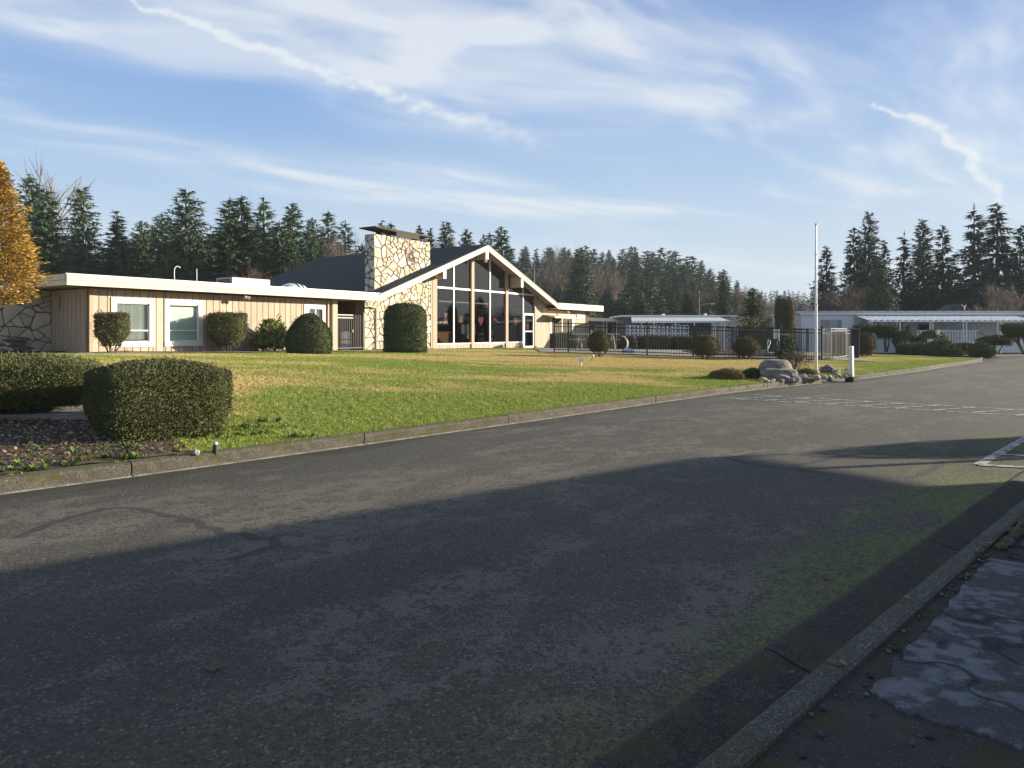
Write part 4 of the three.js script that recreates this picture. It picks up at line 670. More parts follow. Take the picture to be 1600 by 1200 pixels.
// ---------------------------------------------------------------- homes beyond
const aluWhite = mat(.84, .84, .82, .45), bluish = mat(.78, .79, .80, .6), greyWall = mat(.52, .52, .50, .7), darkGlass = new THREE.MeshPhysicalMaterial({ color: lin(.03, .035, .04), roughness: .06, clearcoat: 1 });
function lap(parent, x0, x1, y0, y1, z, step, m, name = 'siding_board') { for (let y = y0; y < y1 - .02; y += step) mesh(name, rbox(x0, x1, y, Math.min(y1, y + step) - .008, z - .02, z + .015, .006), m, parent); }
function ribs(parent, x0, x1, y0, y1, z, step, m) { for (let x = x0; x < x1 - .02; x += step) mesh('wall_rib', rbox(x, Math.min(x1, x + step) - .02, y0, y1, z - .02, z + .02, .008), m, parent); }
{ // long home at the right
  const d = 54, X = (px) => (px - 800) * d / F, Y = (py) => EYE - (py - HZ) * d / F;
  const h = thing('mobile_home', 'long pale mobile home with slatted awning and white porch at the far right', 'mobile home', [0, 0, -d]);
  const x0 = X(1252), x1 = X(1690), xm = X(1333), yt = Y(490), top = Y(487);
  mesh('wall', span(x0 + .03, x1, .1, yt - .02, -6, -.03), greyWall, h);
  lap(h, x0, xm, 1.0, yt - .02, 0, .42, bluish); lap(h, x0, x1, .05, 1.0, .001, .24, bluish, 'skirting_board');
  ribs(h, xm + .06, x1, 1.0, yt - .02, 0, .22, greyWall); mesh('corner_trim', rbox(xm, xm + .06, .05, yt, .016, .05, .005), aluWhite, h);
  mesh('roof', slab([[x0 - .1, yt + .0], [x1, yt + .0], [x1, top + .02], [x0 + .2, top + .02], [x0 - .1, yt + .08]], -6.2, .12), mat(.50, .49, .46, .7), h);
  for (let x = x0 + .4; x < x1; x += .72) mesh('roof_rib', rbox(x - .04, x + .04, top + .02, top + .07, -6.1, .1, .01), mat(.55, .54, .50, .7), h);
  mesh('gutter', rbox(x0 - .12, x1, yt - .08, yt + .02, .12, .2, .01), aluWhite, h);
  const wn = new THREE.Group(); wn.name = 'window'; h.add(wn); mesh('frame', rbox(X(1281), X(1315), Y(512.5), Y(499), .02, .05, .006), mat(.4, .42, .44, .5), wn);
  mesh('pane', rbox(X(1283), X(1295), Y(511.5), Y(500), .051, .06, .003), mat(.33, .28, .24, .3), wn); mesh('pane', rbox(X(1295.5), X(1308), Y(511.5), Y(500), .051, .06, .003), mat(.40, .40, .38, .3), wn); mesh('pane', rbox(X(1308.5), X(1314), Y(511.5), Y(500), .051, .06, .003), mat(.22, .28, .36, .3), wn);
  for (const [a, b, c, e] of [[1406, 1420, 503, 520], [1434, 1452, 503, 520], [1488, 1502, 502, 516], [1360, 1372, 503, 520]]) { const w = new THREE.Group(); w.name = 'window'; h.add(w); mesh('frame', rbox(X(a) - .05, X(b) + .05, Y(e) - .05, Y(c) + .05, .021, .04, .005), mat(.45, .45, .44, .5), w); mesh('pane', rbox(X(a), X(b), Y(e), Y(c), .041, .05, .003), darkGlass, w); }
  // awning of sloping slats
  const aw = new THREE.Group(); aw.name = 'awning'; h.add(aw); const a0 = X(1335), a1 = X(1588), ay = Y(493), by = Y(500.5), proj = 2.1;
  const slatM = aluWhite.clone(); slatM.side = THREE.DoubleSide;
  for (let x = a0; x < a1 - .44; x += .44) mesh('slat', flatPoly([...quad([x, ay, .22], [x + .16, ay, .22], [x + .16, by, proj], [x, by, proj]), ...quad([x + .16, ay, .22], [x + .26, ay - .15, .22], [x + .26, by - .15, proj], [x + .16, by, proj]), ...quad([x + .26, ay - .15, .22], [x + .34, ay - .15, .22], [x + .34, by - .15, proj], [x + .26, by - .15, proj]), ...quad([x + .34, ay - .15, .22], [x + .44, ay, .22], [x + .44, by, proj], [x + .34, by - .15, proj])]), slatM, aw);
  mesh('front_rail', rbox(a0, a1, by - .16, by - .07, proj - .01, proj + .06, .01), aluWhite, aw);
  for (const px of [1337, 1341, 1378, 1383, 1428, 1432, 1478, 1483, 1530, 1535]) mesh('awning_post', rbox(X(px) - .035, X(px) + .035, .05, by - .16, proj - .06, proj, .006), aluWhite, h);
  // porch with balusters
  const r0 = X(1416), r1 = X(1507), py = Y(516); mesh('porch_floor', span(r0, r1, .62, .74, .05, 1.6), greyWall, h); mesh('handrail', rbox(r0, r1, py - .08, py, 1.52, 1.62, .01), aluWhite, h); mesh('porch_rail', rbox(r0, r1, .76, .82, 1.54, 1.6, .008), aluWhite, h);
  for (let x = r0; x <= r1; x += .21) mesh('baluster', rbox(x - .05, x + .05, .82, py - .08, 1.55, 1.59, .005), aluWhite, h);
  for (let k = 0; k < 4; k++) mesh('step', rbox(r1 + .05 + k * .3, r1 + .38 + k * .3, .05, .6 - k * .15, .4, 1.4, .01), greyWall, h);
  mesh('stair_rail', merge([bar([r1, py - .05, 1.5], [r1 + 1.3, .85, 1.5], .035), bar([r1 + 1.3, .05, 1.5], [r1 + 1.3, .85, 1.5], .03)]), mat(.25, .26, .28, .6), h);
  const bz = at(1488, 489, 58), t = thing('roof_cowl', 'dark rounded cowl standing on the roof of the long mobile home', 'vent', [bz[0], top + .02, bz[2]]); mesh('hood', slab([[-.7, 0], [.75, 0], [.7, .45], [.45, .68], [-.3, .62], [-.6, .35]], -.5, .5, .04), mat(.03, .03, .035, .5), t); mesh('rim', bar([.62, .3, .52], [.76, .62, .52], .03), aluWhite, t);
}
{ // pale green-white home behind the pool
  const d = 56, X = (px) => (px - 800) * d / F, Y = (py) => EYE - (py - HZ) * d / F;
  const h = thing('mobile_home', 'low white mobile home with broad sunlit awning behind the pool fence', 'mobile home', [0, 0, -d]);
  const x0 = X(974), x1 = X(1166);
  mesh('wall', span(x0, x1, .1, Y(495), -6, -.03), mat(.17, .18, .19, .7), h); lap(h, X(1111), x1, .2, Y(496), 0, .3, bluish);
  mesh('roof', rbox(x0 - .25, x1 + .3, Y(495.5), Y(492.5), -6.3, .3, .02), mat(.72, .74, .70, .6), h);
  const aw = new THREE.Group(); aw.name = 'awning'; h.add(aw); const a0 = X(977), a1 = X(1125), ay = Y(495.8), by = Y(502.2), pr = 3.0;
  for (let x = a0; x < a1 - .2; x += .26) { const s = (x - a0) / (a1 - a0), g = flatPoly([...quad([x + .4 * (1 - s), ay, .32], [x + .24 + .4 * (1 - s), ay, .32], [x + .24, by, pr], [x, by, pr]), ...quad([x, by, pr], [x + .24, by, pr], [x + .24, by - .05, pr], [x, by - .05, pr])]); const m = mesh('slat', g, metalWhite.clone(), aw); m.material.side = THREE.DoubleSide; m.material.color.setRGB(.74, .75, .66); }
  mesh('front_rail', rbox(a0, a1, by - .14, by - .055, pr - .02, pr + .05, .01), aluWhite, aw);
  for (const px of [992, 1010, 1042, 1070, 1098, 1110]) mesh('awning_post', rbox(X(px) - .04, X(px) + .04, .05, by - .14, pr - .1, pr - .03, .006), aluWhite, h);
  for (const [a, b] of [[1026, 1036], [1051, 1060]]) { const w = new THREE.Group(); w.name = 'window'; h.add(w); mesh('frame', rbox(X(a) - .06, X(b) + .06, Y(512), Y(503), -.02, .02, .005), aluWhite, w); mesh('pane', rbox(X(a), X(b), Y(511), Y(504), .021, .03, .003), darkGlass, w); }
  mesh('roof_vent', merge([bar([X(1040), Y(492.5), -1], [X(1040), Y(490), -1], .12, .12, 8), bar([X(1107), Y(492.5), -1], [X(1107), Y(489.5), -1], .1, .12, 8)]), aluWhite, h);
  // pierced block screen in front
  const s = thing('block_screen', 'low white pierced block wall behind the pool fence', 'wall', [at(978, 0, 51.5)[0], 0, -51.5]); const bw = .3, g = merge([rbox(0, .29, 0, .06, -.08, .08, .01), rbox(0, .29, .23, .29, -.08, .08, .01), rbox(0, .06, .06, .23, -.08, .08, .01), rbox(.23, .29, .06, .23, -.08, .08, .01)]);
  for (let i = 0; i < 15; i++) for (let j = 0; j < 7; j++) mesh('block', g, aluWhite, s).position.set(i * bw, .02 + j * bw, 0);
  // small porch roof at the left
  const k = thing('mobile_home', 'small white home with porch posts just right of the clubhouse corner', 'mobile home', [0, 0, -60]), x = (px) => (px - 800) * 60 / F, y = (py) => EYE - (py - HZ) * 60 / F;
  mesh('roof', slab([[x(905), y(501.5)], [x(984), y(504)], [x(980), y(500.5)], [x(948), y(497.5)], [x(905), y(496)]], -5, 1), mat(.74, .73, .66, .6), k);
  mesh('wall', span(x(905), x(978), .1, y(502) - .1, -4.5, -.8), mat(.50, .52, .54, .7), k);
  for (const px of [917, 941, 946, 962, 974]) mesh('porch_post', rbox(x(px) - .06, x(px) + .06, .05, y(503), .6, .72, .006), aluWhite, k);
  mesh('porch_rail', rbox(x(917), x(974), .9, 1.0, .62, .7, .006), aluWhite, k);
  for (const [a, b] of [[920, 930], [949, 958]]) { const w = new THREE.Group(); w.name = 'window'; k.add(w); mesh('frame', rbox(x(a) - .06, x(b) + .06, 1.1, y(506), -.8, -.76, .005), aluWhite, w); mesh('pane', rbox(x(a), x(b), 1.16, y(507), -.759, -.75, .003), darkGlass, w); }
  // roofs farther back between the trees
  const fb = thing('mobile_home', 'grey-roofed home low behind the brown arborvitae', 'mobile home', [0, 0, -72]), X7 = (px) => (px - 800) * 72 / F, Y7 = (py) => EYE - (py - HZ) * 72 / F;
  mesh('wall', span(X7(1185), X7(1256), 0, Y7(499), -5, 0), mat(.32, .29, .25, .8), fb); mesh('roof', rbox(X7(1182), X7(1258), Y7(499), Y7(493), -5.3, .3, .02), mat(.48, .45, .40, .8), fb); mesh('door', rbox(X7(1225), X7(1233), .1, 2.1, .001, .04, .01), aluWhite, fb);
}
{ // poles, lamp, wires
  const pm = mat(.20, .18, .16, .9);
  [[1092, 455, 95, 'tall wooden utility pole with lamp arm behind the white awning'], [1018, 478, 80, 'short wooden utility pole left of the bare round bush'], [1150, 487, 85, 'thin grey pole behind the white mobile home']].forEach(([px, py, d, label], i) => {
    const p = at(px, py, d), o = thing('utility_pole', label, 'pole', [p[0], 0, p[2]]); mesh('pole', bar([0, -.1, 0], [0, p[1], 0], .13, .09, 8), pm, o); mesh('crossarm', rbox(-.6, .6, p[1] - .6, p[1] - .48, -.06, .06, .01), pm, o);
    if (!i) { mesh('lamp_arm', tube([[0, p[1] - 2, 0], [.8, p[1] - 1.7, 0], [1.8, p[1] - 1.65, 0]], .04, 16, 6), mat(.5, .5, .5, .4), o); mesh('lamp_head', rbox(1.6, 2.1, p[1] - 1.75, p[1] - 1.6, -.12, .12, .03), mat(.7, .72, .74, .4), o);
      for (const [yy, sag] of [[.6, .8], [1.3, .9], [3.1, .7]]) mesh('wire', tube(Array.from({ length: 9 }, (_, k) => { const t = k / 8; return [t * 9, p[1] - yy - sag * 4 * t * (1 - t) - t * .4, 0]; }), .018, 24, 4), mat(.05, .05, .05, .8), o); }
  });
  const f = onLawn(1275, 579), fp = thing('flagpole', 'slim bare white flagpole standing by the boulder bed', 'flagpole', f); const topY = at(1275, 352, -f[2])[1] - f[1];
  mesh('pole', merge([bar([0, -.1, 0], [0, topY * .45, 0], .055, .05, 12), bar([0, topY * .45, 0], [0, topY * .8, 0], .042, .036, 12), bar([0, topY * .8, 0], [0, topY, 0], .030, .026, 12)]), mat(.66, .66, .66, .35, { metalness: .3 }), fp); mesh('collar', merge([bar([0, topY * .445, 0], [0, topY * .46, 0], .06, .06, 12), bar([0, topY * .795, 0], [0, topY * .805, 0], .046, .046, 12)]), mat(.5, .5, .5, .4), fp); mesh('finial', new THREE.SphereGeometry(.045, 12, 10).translate(0, topY + .03, 0), mat(.6, .55, .4, .3, { metalness: .6 }), fp);
  // white number post on a dark block at the kerb
  const b = onRoad(1330, 596.5), np = thing('marker_post', 'leaning square white post on a mossy black block at the kerb', 'post', [b[0], .0, -b[1]], Math.PI / 4);
  mesh('block', rbox(-.19, .19, 0, .17, -.14, .14, .03), mat(.02, .022, .016, .95), np); { const g = rbox(-.062, .062, 0, .96, -.062, .062, .008); g.rotateZ(.055); g.translate(.03, .17, 0); mesh('post', g, white, np); const c = rbox(-.066, .066, .55, 1.0, -.066, .066, .01); c.rotateZ(.055); c.translate(.03, .17, 0); mesh('sleeve', c, white, np); for (let k = 0; k < 4; k++) { const q = rbox(-.018, .018, .62 + k * .085, .665 + k * .085, .066, .069, .001); q.rotateZ(.055); q.translate(.03, .17, 0); mesh('number_mark', q, mat(.2, .2, .2, .7), np); } }
  // ground lamps on the lawn
  [[907.5, 572, 'white disc of a small stake light on the lawn'], [926, 567, 'smaller stake light with thin bent stem on the lawn']].forEach(([px, py, label], i) => { const p = onLawn(px, py), o = thing('stake_light', label, 'garden light', p); if (i === 0) { mesh('head', new THREE.CylinderGeometry(.09, .09, .05, 18).rotateX(Math.PI / 2).translate(0, .2, 0), white, o); mesh('stem', bar([0, 0, 0], [0, .13, 0], .03, .045, 8), white, o); } else { mesh('head', new THREE.SphereGeometry(.05, 12, 8).translate(.02, .26, 0), white, o); mesh('stem', tube([[-.12, 0, 0], [-.05, .12, 0], [.02, .24, 0]], .008, 12, 4), darkMetal, o); } });
  const ir = onLawn(336.5, 707), rs = thing('irrigation_riser', 'short dark pipe riser with pale cap beside the kerb', 'pipe', ir); mesh('pipe', bar([0, -.03, 0], [0, .10, 0], .03, .03, 12), darkMetal, rs); mesh('cap', bar([0, .10, 0], [0, .13, 0], .032, .028, 12), mat(.45, .52, .6, .5), rs);
  // lantern and mail box by the far hedges
  const l = at(1465, 545, 48), lt = thing('lantern_post', 'small white lantern on a thin post among the far clipped hedges', 'lantern', [l[0], .1, l[2]]); mesh('post', bar([0, 0, 0], [0, 1.35, 0], .025, .025, 8), mat(.1, .1, .1, .5), lt); mesh('lantern_glass', new THREE.CylinderGeometry(.13, .09, .2, 8).translate(0, 1.46, 0), mat(.75, .74, .7, .4), lt); mesh('lantern_cap', new THREE.ConeGeometry(.17, .1, 8).translate(0, 1.61, 0), mat(.6, .6, .58, .4), lt);
  const mb = at(1453, 545, 47.5), mx = thing('mail_box', 'upright white box standing between the far clipped hedges', 'mail box', [mb[0], .1, mb[2]]); mesh('body', rbox(-.13, .13, .5, 1.0, -.12, .12, .02), white, mx); mesh('hood', rbox(-.15, .15, 1.001, 1.05, -.14, .14, .02), white, mx); mesh('stem', bar([0, 0, 0], [0, .5, 0], .04, .04, 8), white, mx);
}
{ // slab at the left and path along the wing
  const pth = []; const P = [[-9, 1.05], [6.3, 1.05], [6.1, 2.2], [-9, 2.2]].map(([u, w]) => clubAt(u, 0, w)); const pos = [], idx = [], uv = [];
  for (let i = 0; i <= 30; i++) for (let j = 0; j <= 3; j++) { const u = lerp(-9, 6.2, i / 30), w = lerp(1.05, 2.2, j / 3), q = clubAt(u, 0, w); pos.push(q[0], landAt(q[0], -q[2]) + .03, q[2]); uv.push(u * .5, w * .5); }
  for (let i = 0; i < 30; i++) for (let j = 0; j < 3; j++) { const a = i * 4 + j, b = a + 4; idx.push(a, a + 1, b, a + 1, b + 1, b); }
  structure('footpath', geoFrom(pos, idx, null, uv), new THREE.MeshStandardMaterial({ map: concreteTex(.36, .1, 760, [1, .95, .86]), roughness: .95 }));
  const s = onLawn(70, 657), sl = structure('concrete_slab', rbox(-2.6, 1.0, -.1, .06, -1.0, 1.0, .015), new THREE.MeshStandardMaterial({ map: concreteTex(.42, .1, 770, [1, .95, .86]), roughness: .95 })); sl.position.set(s[0] - .2, s[1] + .05, s[2] - .9); sl.rotation.y = Math.PI / 4 - .5;
  // planting strip of soil along the building
  const pp = [], pi = []; for (let i = 0; i <= 60; i++) for (let j = 0; j <= 3; j++) { const u = lerp(0, 30.5, i / 60), w = lerp(.05, u < 6.3 ? 1.0 : 1.35 + .2 * vnoise(u * 2, 0, 780), j / 3), q = clubAt(u, 0, w); pp.push(q[0], landAt(q[0], -q[2]) + .035, q[2]); }
  for (let i = 0; i < 60; i++) for (let j = 0; j < 3; j++) { const a = i * 4 + j, b = a + 4; pi.push(a, a + 1, b, a + 1, b + 1, b); }
  structure('planting_bed', geoFrom(pp, pi), mat(.09, .055, .038, 1));
}
// ---------------------------------------------------------------- shrubs and hedges
const YEW = [[.066, .086, .022], [.086, .102, .026], [.050, .068, .019], [.12, .118, .034], [.15, .13, .042]], BROWN = [[.085, .068, .028], [.11, .082, .034], [.065, .064, .023], [.13, .092, .045]], GREEN = [[.06, .10, .025], [.085, .13, .03], [.04, .075, .02], [.11, .15, .04]];
function shrubShape({ w, dp = w, h, dome = .1, ex = 2.4, prof = (v) => 1, lump = .03, seed = 1 }) {
  const sup = (t) => Math.pow(Math.pow(Math.abs(Math.cos(t)), ex) + Math.pow(Math.abs(Math.sin(t)), ex), -1 / ex);
  const L = (t, v) => 1 + (fbm(Math.cos(t) * 2.2 + 9, Math.sin(t) * 2.2 + v * 3, seed, 3) - .5) * 2 * lump;
  return {
    side: (t, v) => { const r = sup(t) * prof(v) * L(t, v); return [w / 2 * r * Math.cos(t), v * h, dp / 2 * r * Math.sin(t)]; },
    top: (t, q) => { const r = sup(t) * prof(1) * q * lerp(1, L(t, 1), q); return [w / 2 * r * Math.cos(t), h + dome * (1 - q * q) + (vnoise(r * 4 * Math.cos(t), r * 4 * Math.sin(t), seed + 5) - .5) * lump, dp / 2 * r * Math.sin(t)]; },
    sideArea: (w + dp) * 1.6 * h, topArea: w * dp * .85,
  };
}
function foliage(S, n, len, wid, cols, seed, { depth = .05, flat = .55, vary = .3, gaps = .0 } = {}) {
  const L = new Leaves(), R = rng(seed), pt = S.topArea / (S.topArea + S.sideArea);
  for (let k = 0; k < n; k++) {
    const isTop = R() < pt, t = R() * 6.2832, v = isTop ? Math.sqrt(R()) : R(), f = isTop ? S.top : S.side, e = .02, p = f(t, v);
    const a = f(t + e, v), b = f(t, Math.min(1, v + e)), c = v + e > 1 ? f(t, v - e) : null, ta = [a[0] - p[0], a[1] - p[1], a[2] - p[2]], tb = c ? [p[0] - c[0], p[1] - c[1], p[2] - c[2]] : [b[0] - p[0], b[1] - p[1], b[2] - p[2]];
    let nn = norm(cross(tb, ta)); if (isTop ? nn[1] < 0 : nn[0] * p[0] + nn[2] * p[2] < 0) nn = nn.map((x) => -x);
    if (gaps && fbm(p[0] * 3.5 + p[1] * 2.3, p[2] * 3.5 - p[1] * 1.7, seed + 3, 3) < gaps) continue;
    const back = Math.pow(R(), 1.5) * depth, q = [p[0] - nn[0] * back, p[1] - nn[1] * back, p[2] - nn[2] * back], r = anyDir(R), dir = norm([nn[0] * (1 - flat) + r[0] * flat * 1.3, nn[1] * (1 - flat) + r[1] * flat * 1.3, nn[2] * (1 - flat) + r[2] * flat * 1.3]), s = norm(cross(dir, anyDir(R)));
    L.leaf(q, dir, s, len * (.6 + .8 * R()), wid, pick(R, cols, vary));
    if (R() < .012) { const st = norm([nn[0] + r[0] * .5, nn[1] + r[1] * .5, nn[2] + r[2] * .5]), cc = pick(R, cols, vary); for (let z = 0; z < 5; z++) { const o2 = anyDir(R); L.leaf([p[0] + st[0] * len * z * .45, p[1] + st[1] * len * z * .45, p[2] + st[2] * len * z * .45], norm([st[0] + o2[0] * .8, st[1] + o2[1] * .8, st[2] + o2[2] * .8]), s, len * .8, wid, cc); } }
  }
  return L.geo();
}
function coreOf(S, k) { // twiggy inside
  const pos = [], idx = [], nt = 28, rows = []; for (let i = 0; i <= 10; i++) rows.push((t) => S.side(t, i / 10)); for (let i = 1; i <= 5; i++) rows.push((t) => S.top(t, 1 - i / 5));
  const mid = [0, S.side(0, .5)[1], 0];
  rows.forEach((f) => { for (let j = 0; j < nt; j++) { const p = f(j / nt * 6.2832); pos.push(p[0] * k, mid[1] + (p[1] - mid[1]) * k, p[2] * k); } });
  for (let i = 0; i < rows.length - 1; i++) for (let j = 0; j < nt; j++) { const a = i * nt + j, b = i * nt + (j + 1) % nt; idx.push(a, a + nt, b, b, a + nt, b + nt); }
  const c = pos.length / 3; pos.push(0, mid[1] * (1 - k), 0); for (let j = 0; j < nt; j++) idx.push(c, j, (j + 1) % nt);
  return geoFrom(pos, idx);
}
const inner = mat(.072, .084, .025, 1), innerBrown = mat(.085, .062, .030, 1);
function stems(n, h, spread, seed, r = .02, base = .08) { const R = rng(seed), l = []; for (let k = 0; k < n; k++) { const a = k / n * 6.28 + R(), x = Math.cos(a) * base, z = Math.sin(a) * base, m = [x + Math.cos(a) * spread * .45 + (R() - .5) * .1, h * (.4 + .15 * R()), z + Math.sin(a) * spread * .45 + (R() - .5) * .1]; l.push(bar([x, -.03, z], m, r, r * .75, 6), bar(m, [Math.cos(a + R() - .5) * spread, h * (1 + .1 * R()), Math.sin(a + R() - .5) * spread], r * .75, r * .45, 5), bar(m, [m[0] + (R() - .5) * spread, h * (1 + .1 * R()), m[2] + (R() - .5) * spread], r * .6, r * .35, 5)); } return l; }
function shrub(label, category, pos, turn, spec, n, len, wid, cols, { lift = 0, stemN = 0, stemR = .02, spread = .4, brown = false, opt = {}, name = 'shrub', group } = {}) {
  const o = thing(name, label, category, pos, turn, group), S = shrubShape(spec), seed = (spec.seed ?? 1) * 13 + 5;
  const fo = mesh('foliage', foliage(S, n, len, wid, cols, seed, opt), leafMat, o); fo.position.y = lift; const c = mesh('inner_twigs', coreOf(S, opt.core ?? .93), brown ? innerBrown : inner, o); c.position.y = lift;
  if (stemN) stems(stemN, lift + spec.h * .25, spread, seed + 1, stemR).reduce((acc, g, i) => { acc[Math.floor(i / 3)] = [...(acc[Math.floor(i / 3)] ?? []), g]; return acc; }, []).forEach((gs) => mesh('stem', merge(gs), barkMat, o));
  return o;
}
const taper = (lo, hi = 1) => (v) => lerp(lo, hi, sm(0, .75, v)) * (v > .9 ? 1 - .35 * Math.pow((v - .9) / .1, 2) * .3 : 1);
{
  // the two clipped hedges by the kerb
  const A = [-4.87, landAt(-4.87, 9.88) - .03, -9.88];
  shrub('big square clipped yew hedge at the kerb, nearest to the camera', 'hedge', A, Math.PI / 4, { w: 1.56, dp: 1.40, h: .86, dome: .16, ex: 9, prof: (v) => lerp(.86, 1.0, sm(0, .5, v)) * (v > .96 ? 1 - .03 * Math.pow((v - .96) / .04, 2) : 1), lump: .015, seed: 3 }, 75000, .030, .0058, YEW, { lift: .02, stemN: 6, stemR: .025, spread: .3, name: 'clipped_hedge', opt: { depth: .035, flat: .6, vary: .35, core: .955 } });
  const B = [-7.32, landAt(-7.32, 10.6), -10.6];
  shrub('clipped yew hedge on bare branching stems at the left edge', 'hedge', B, .55, { w: 2.15, dp: 1.7, h: .60, dome: .14, ex: 6, prof: (v) => lerp(.84, 1.0, sm(0, .4, v)) * (v > .96 ? 1 - .04 * Math.pow((v - .96) / .04, 2) : 1), lump: .03, seed: 5 }, 75000, .031, .006, YEW, { lift: .14, stemN: 9, stemR: .035, spread: .75, name: 'clipped_hedge', opt: { depth: .04, flat: .6, vary: .35, core: .95 } });
  // along the clubhouse
  const near = (px, py) => onLawn(px, py), k = (p) => -p[2] / F;
  const along = (label, px, pyBase, pxW, pyTop, spec, n, len, wid, cols, o = {}) => { let b = near(px, pyBase); const room = (q) => q[0] > 4 || fuw(q[0], -q[2])[1] > pxW * -q[2] / F / 2 + .12; while (!room(b)) { const d = -b[2] - .05, X = (px - 800) * d / F; b = [X, landAt(X, d), -d]; } const m = k(b), h = (pyBase - pyTop) * m; return shrub(label, 'shrub', b, o.turn ?? .4, { w: pxW * m, h: h - (o.lift ?? 0) - (spec.dome ?? .1), ...spec }, n, len, wid, cols, o); };
  along('flat topped tapered yew before the left window of the wing', 175, 552, 45, 489, { ex: 4, dome: .04, prof: (v) => lerp(.5, 1, sm(0, .42, v)), seed: 7, lump: .05 }, 9000, .06, .013, YEW.concat(BROWN), { lift: .25, stemN: 5, stemR: .03, spread: .25, opt: { gaps: .34, depth: .10, core: .82 } });
  along('flat topped tapered yew right of the second window', 356, 550, 55, 489, { ex: 4, dome: .04, prof: (v) => lerp(.55, 1, sm(0, .42, v)), seed: 9, lump: .05 }, 11000, .06, .013, YEW.concat(BROWN), { lift: .22, stemN: 5, stemR: .03, spread: .3, opt: { gaps: .33, depth: .10, core: .84 } });
  along('loose yellow-green rhododendron beside the domed shrub', 424, 548, 56, 498, { ex: 2, dome: .5, prof: (v) => lerp(.6, 1, sm(0, .4, v)) * lerp(1, .72, sm(.5, 1, v)), seed: 11, lump: .28 }, 4200, .15, .032, [[.16, .20, .04], [.22, .24, .05], [.10, .14, .03], [.28, .27, .08]], { lift: .1, stemN: 5, spread: .4, opt: { depth: .25, flat: .75, core: .62, gaps: .36 } });
  along('smooth dark green domed shrub left of the barred gate', 483, 553, 68, 490, { ex: 2.4, dome: .42, prof: (v) => lerp(.96, 1, sm(0, .3, v)) * (v > .5 ? 1 - .26 * Math.pow((v - .5) / .5, 2) : 1), seed: 13, lump: .02 }, 15000, .05, .013, [[.035, .055, .018], [.05, .07, .022], [.026, .042, .014], [.075, .085, .03]], { opt: { depth: .05, flat: .6, core: .96 } });
  along('tall rounded clipped shrub against the stone fireplace wall', 633, 551, 63, 474, { ex: 3.2, dome: .16, prof: (v) => lerp(1, .97, v) * (v > .82 ? 1 - .2 * Math.pow((v - .82) / .18, 2) : 1), seed: 15, lump: .02 }, 17000, .055, .014, [[.035, .055, .018], [.05, .07, .022], [.026, .042, .014], [.075, .085, .03]], { opt: { depth: .05, flat: .6, core: .96 } });
  // round bushes by the pool fence
  const twig = { brown: true, stemN: 7, stemR: .02, opt: { depth: .12, flat: .7, core: .86, gaps: .24 } };
  const round = (v) => Math.sqrt(Math.max(.05, 1 - Math.pow(2 * v - 1, 2) * .55)) * lerp(.8, 1, sm(0, .4, v));
  along('round brownish clipped bush at the left end of the pool fence', 936, 558, 37, 517, { ex: 2, dome: .15, prof: round, seed: 17, lump: .05 }, 8000, .05, .012, BROWN.concat(YEW.slice(0, 2)), { ...twig, lift: .22, spread: .3 });
  along('oval brown clipped bush by the middle of the pool fence', 1102, 562, 45, 524, { ex: 2, dome: .14, prof: round, seed: 19, lump: .04 }, 8000, .05, .012, BROWN.concat(YEW.slice(0, 2)), { ...twig, lift: .16, spread: .3 });
  along('oval brown clipped bush left of the pool ladder', 1167, 562, 42, 528, { ex: 2, dome: .14, prof: round, seed: 21, lump: .04 }, 8000, .05, .012, BROWN.concat(YEW.slice(0, 2)), { ...twig, lift: .16, spread: .3 });
  along('twiggy brown bush just right of the pool gate', 1350, 558, 34, 521, { ex: 2, dome: .12, prof: round, seed: 23, lump: .06 }, 8000, .055, .013, BROWN, { ...twig, lift: .1, spread: .35 });
  // bed round the boulder
  { const b = onLawn(1238, 583), m = k(b), o = thing('twiggy_bush', 'reddish twiggy bush with dry leaves behind the boulder', 'shrub', b), R = rng(41), L = new Leaves(), T = [];
    for (let i = 0; i < 26; i++) { const a = R() * 6.28, r = .25 + R() * .55, tip = [Math.cos(a) * r * 1.05, .35 + R() * .5, Math.sin(a) * r * .8], mid = [tip[0] * .4, tip[1] * .55, tip[2] * .4]; T.push(bar([tip[0] * .08, -.02, tip[2] * .08], mid, .014, .01, 4), bar(mid, tip, .01, .004, 4)); for (let q = 0; q < 70; q++) { const f = .3 + .7 * R(), c = [lerp(mid[0], tip[0], f) + (R() - .5) * .25, lerp(mid[1], tip[1], f) + (R() - .5) * .2, lerp(mid[2], tip[2], f) + (R() - .5) * .25], dd = anyDir(R); L.leaf(c, dd, norm(cross(dd, anyDir(R))), .05, .012, pick(R, [[.14, .065, .045], [.18, .09, .06], [.10, .06, .04], [.12, .10, .04]], .3)); } }
    mesh('foliage', L.geo(), leafMat, o); mesh('stem', merge(T), barkMat, o); }
  const heath = (label, px, py, wpx, hpx, seed, cols) => { const b = onLawn(px, py), m = k(b), o = thing('low_heather', label, 'ground cover', b, -.3), L = new Leaves(), R = rng(seed), w = wpx * m / 2, h = hpx * m; for (let i = 0; i < 5200; i++) { const a = R() * 6.28, r = Math.sqrt(R()), x = Math.cos(a) * r * w, z = Math.sin(a) * r * w * .6, y = h * Math.sqrt(Math.max(0, 1 - r * r)) * (.55 + .5 * fbm(x * 4, z * 4, seed, 3)); L.spike([x, y * R(), z], norm([(R() - .5) * 1.2, 1, (R() - .5) * 1.2]), norm([R() - .5, 0, R() - .5]), .06 + .06 * R(), .008, pick(R, cols, .3)); } mesh('foliage', L.geo(), leafMat, o); };
  heath('low yellowish heather mound left of the boulder', 1135, 592, 56, 18, 51, [[.20, .17, .05], [.14, .14, .035], [.10, .12, .03], [.24, .16, .06]]);
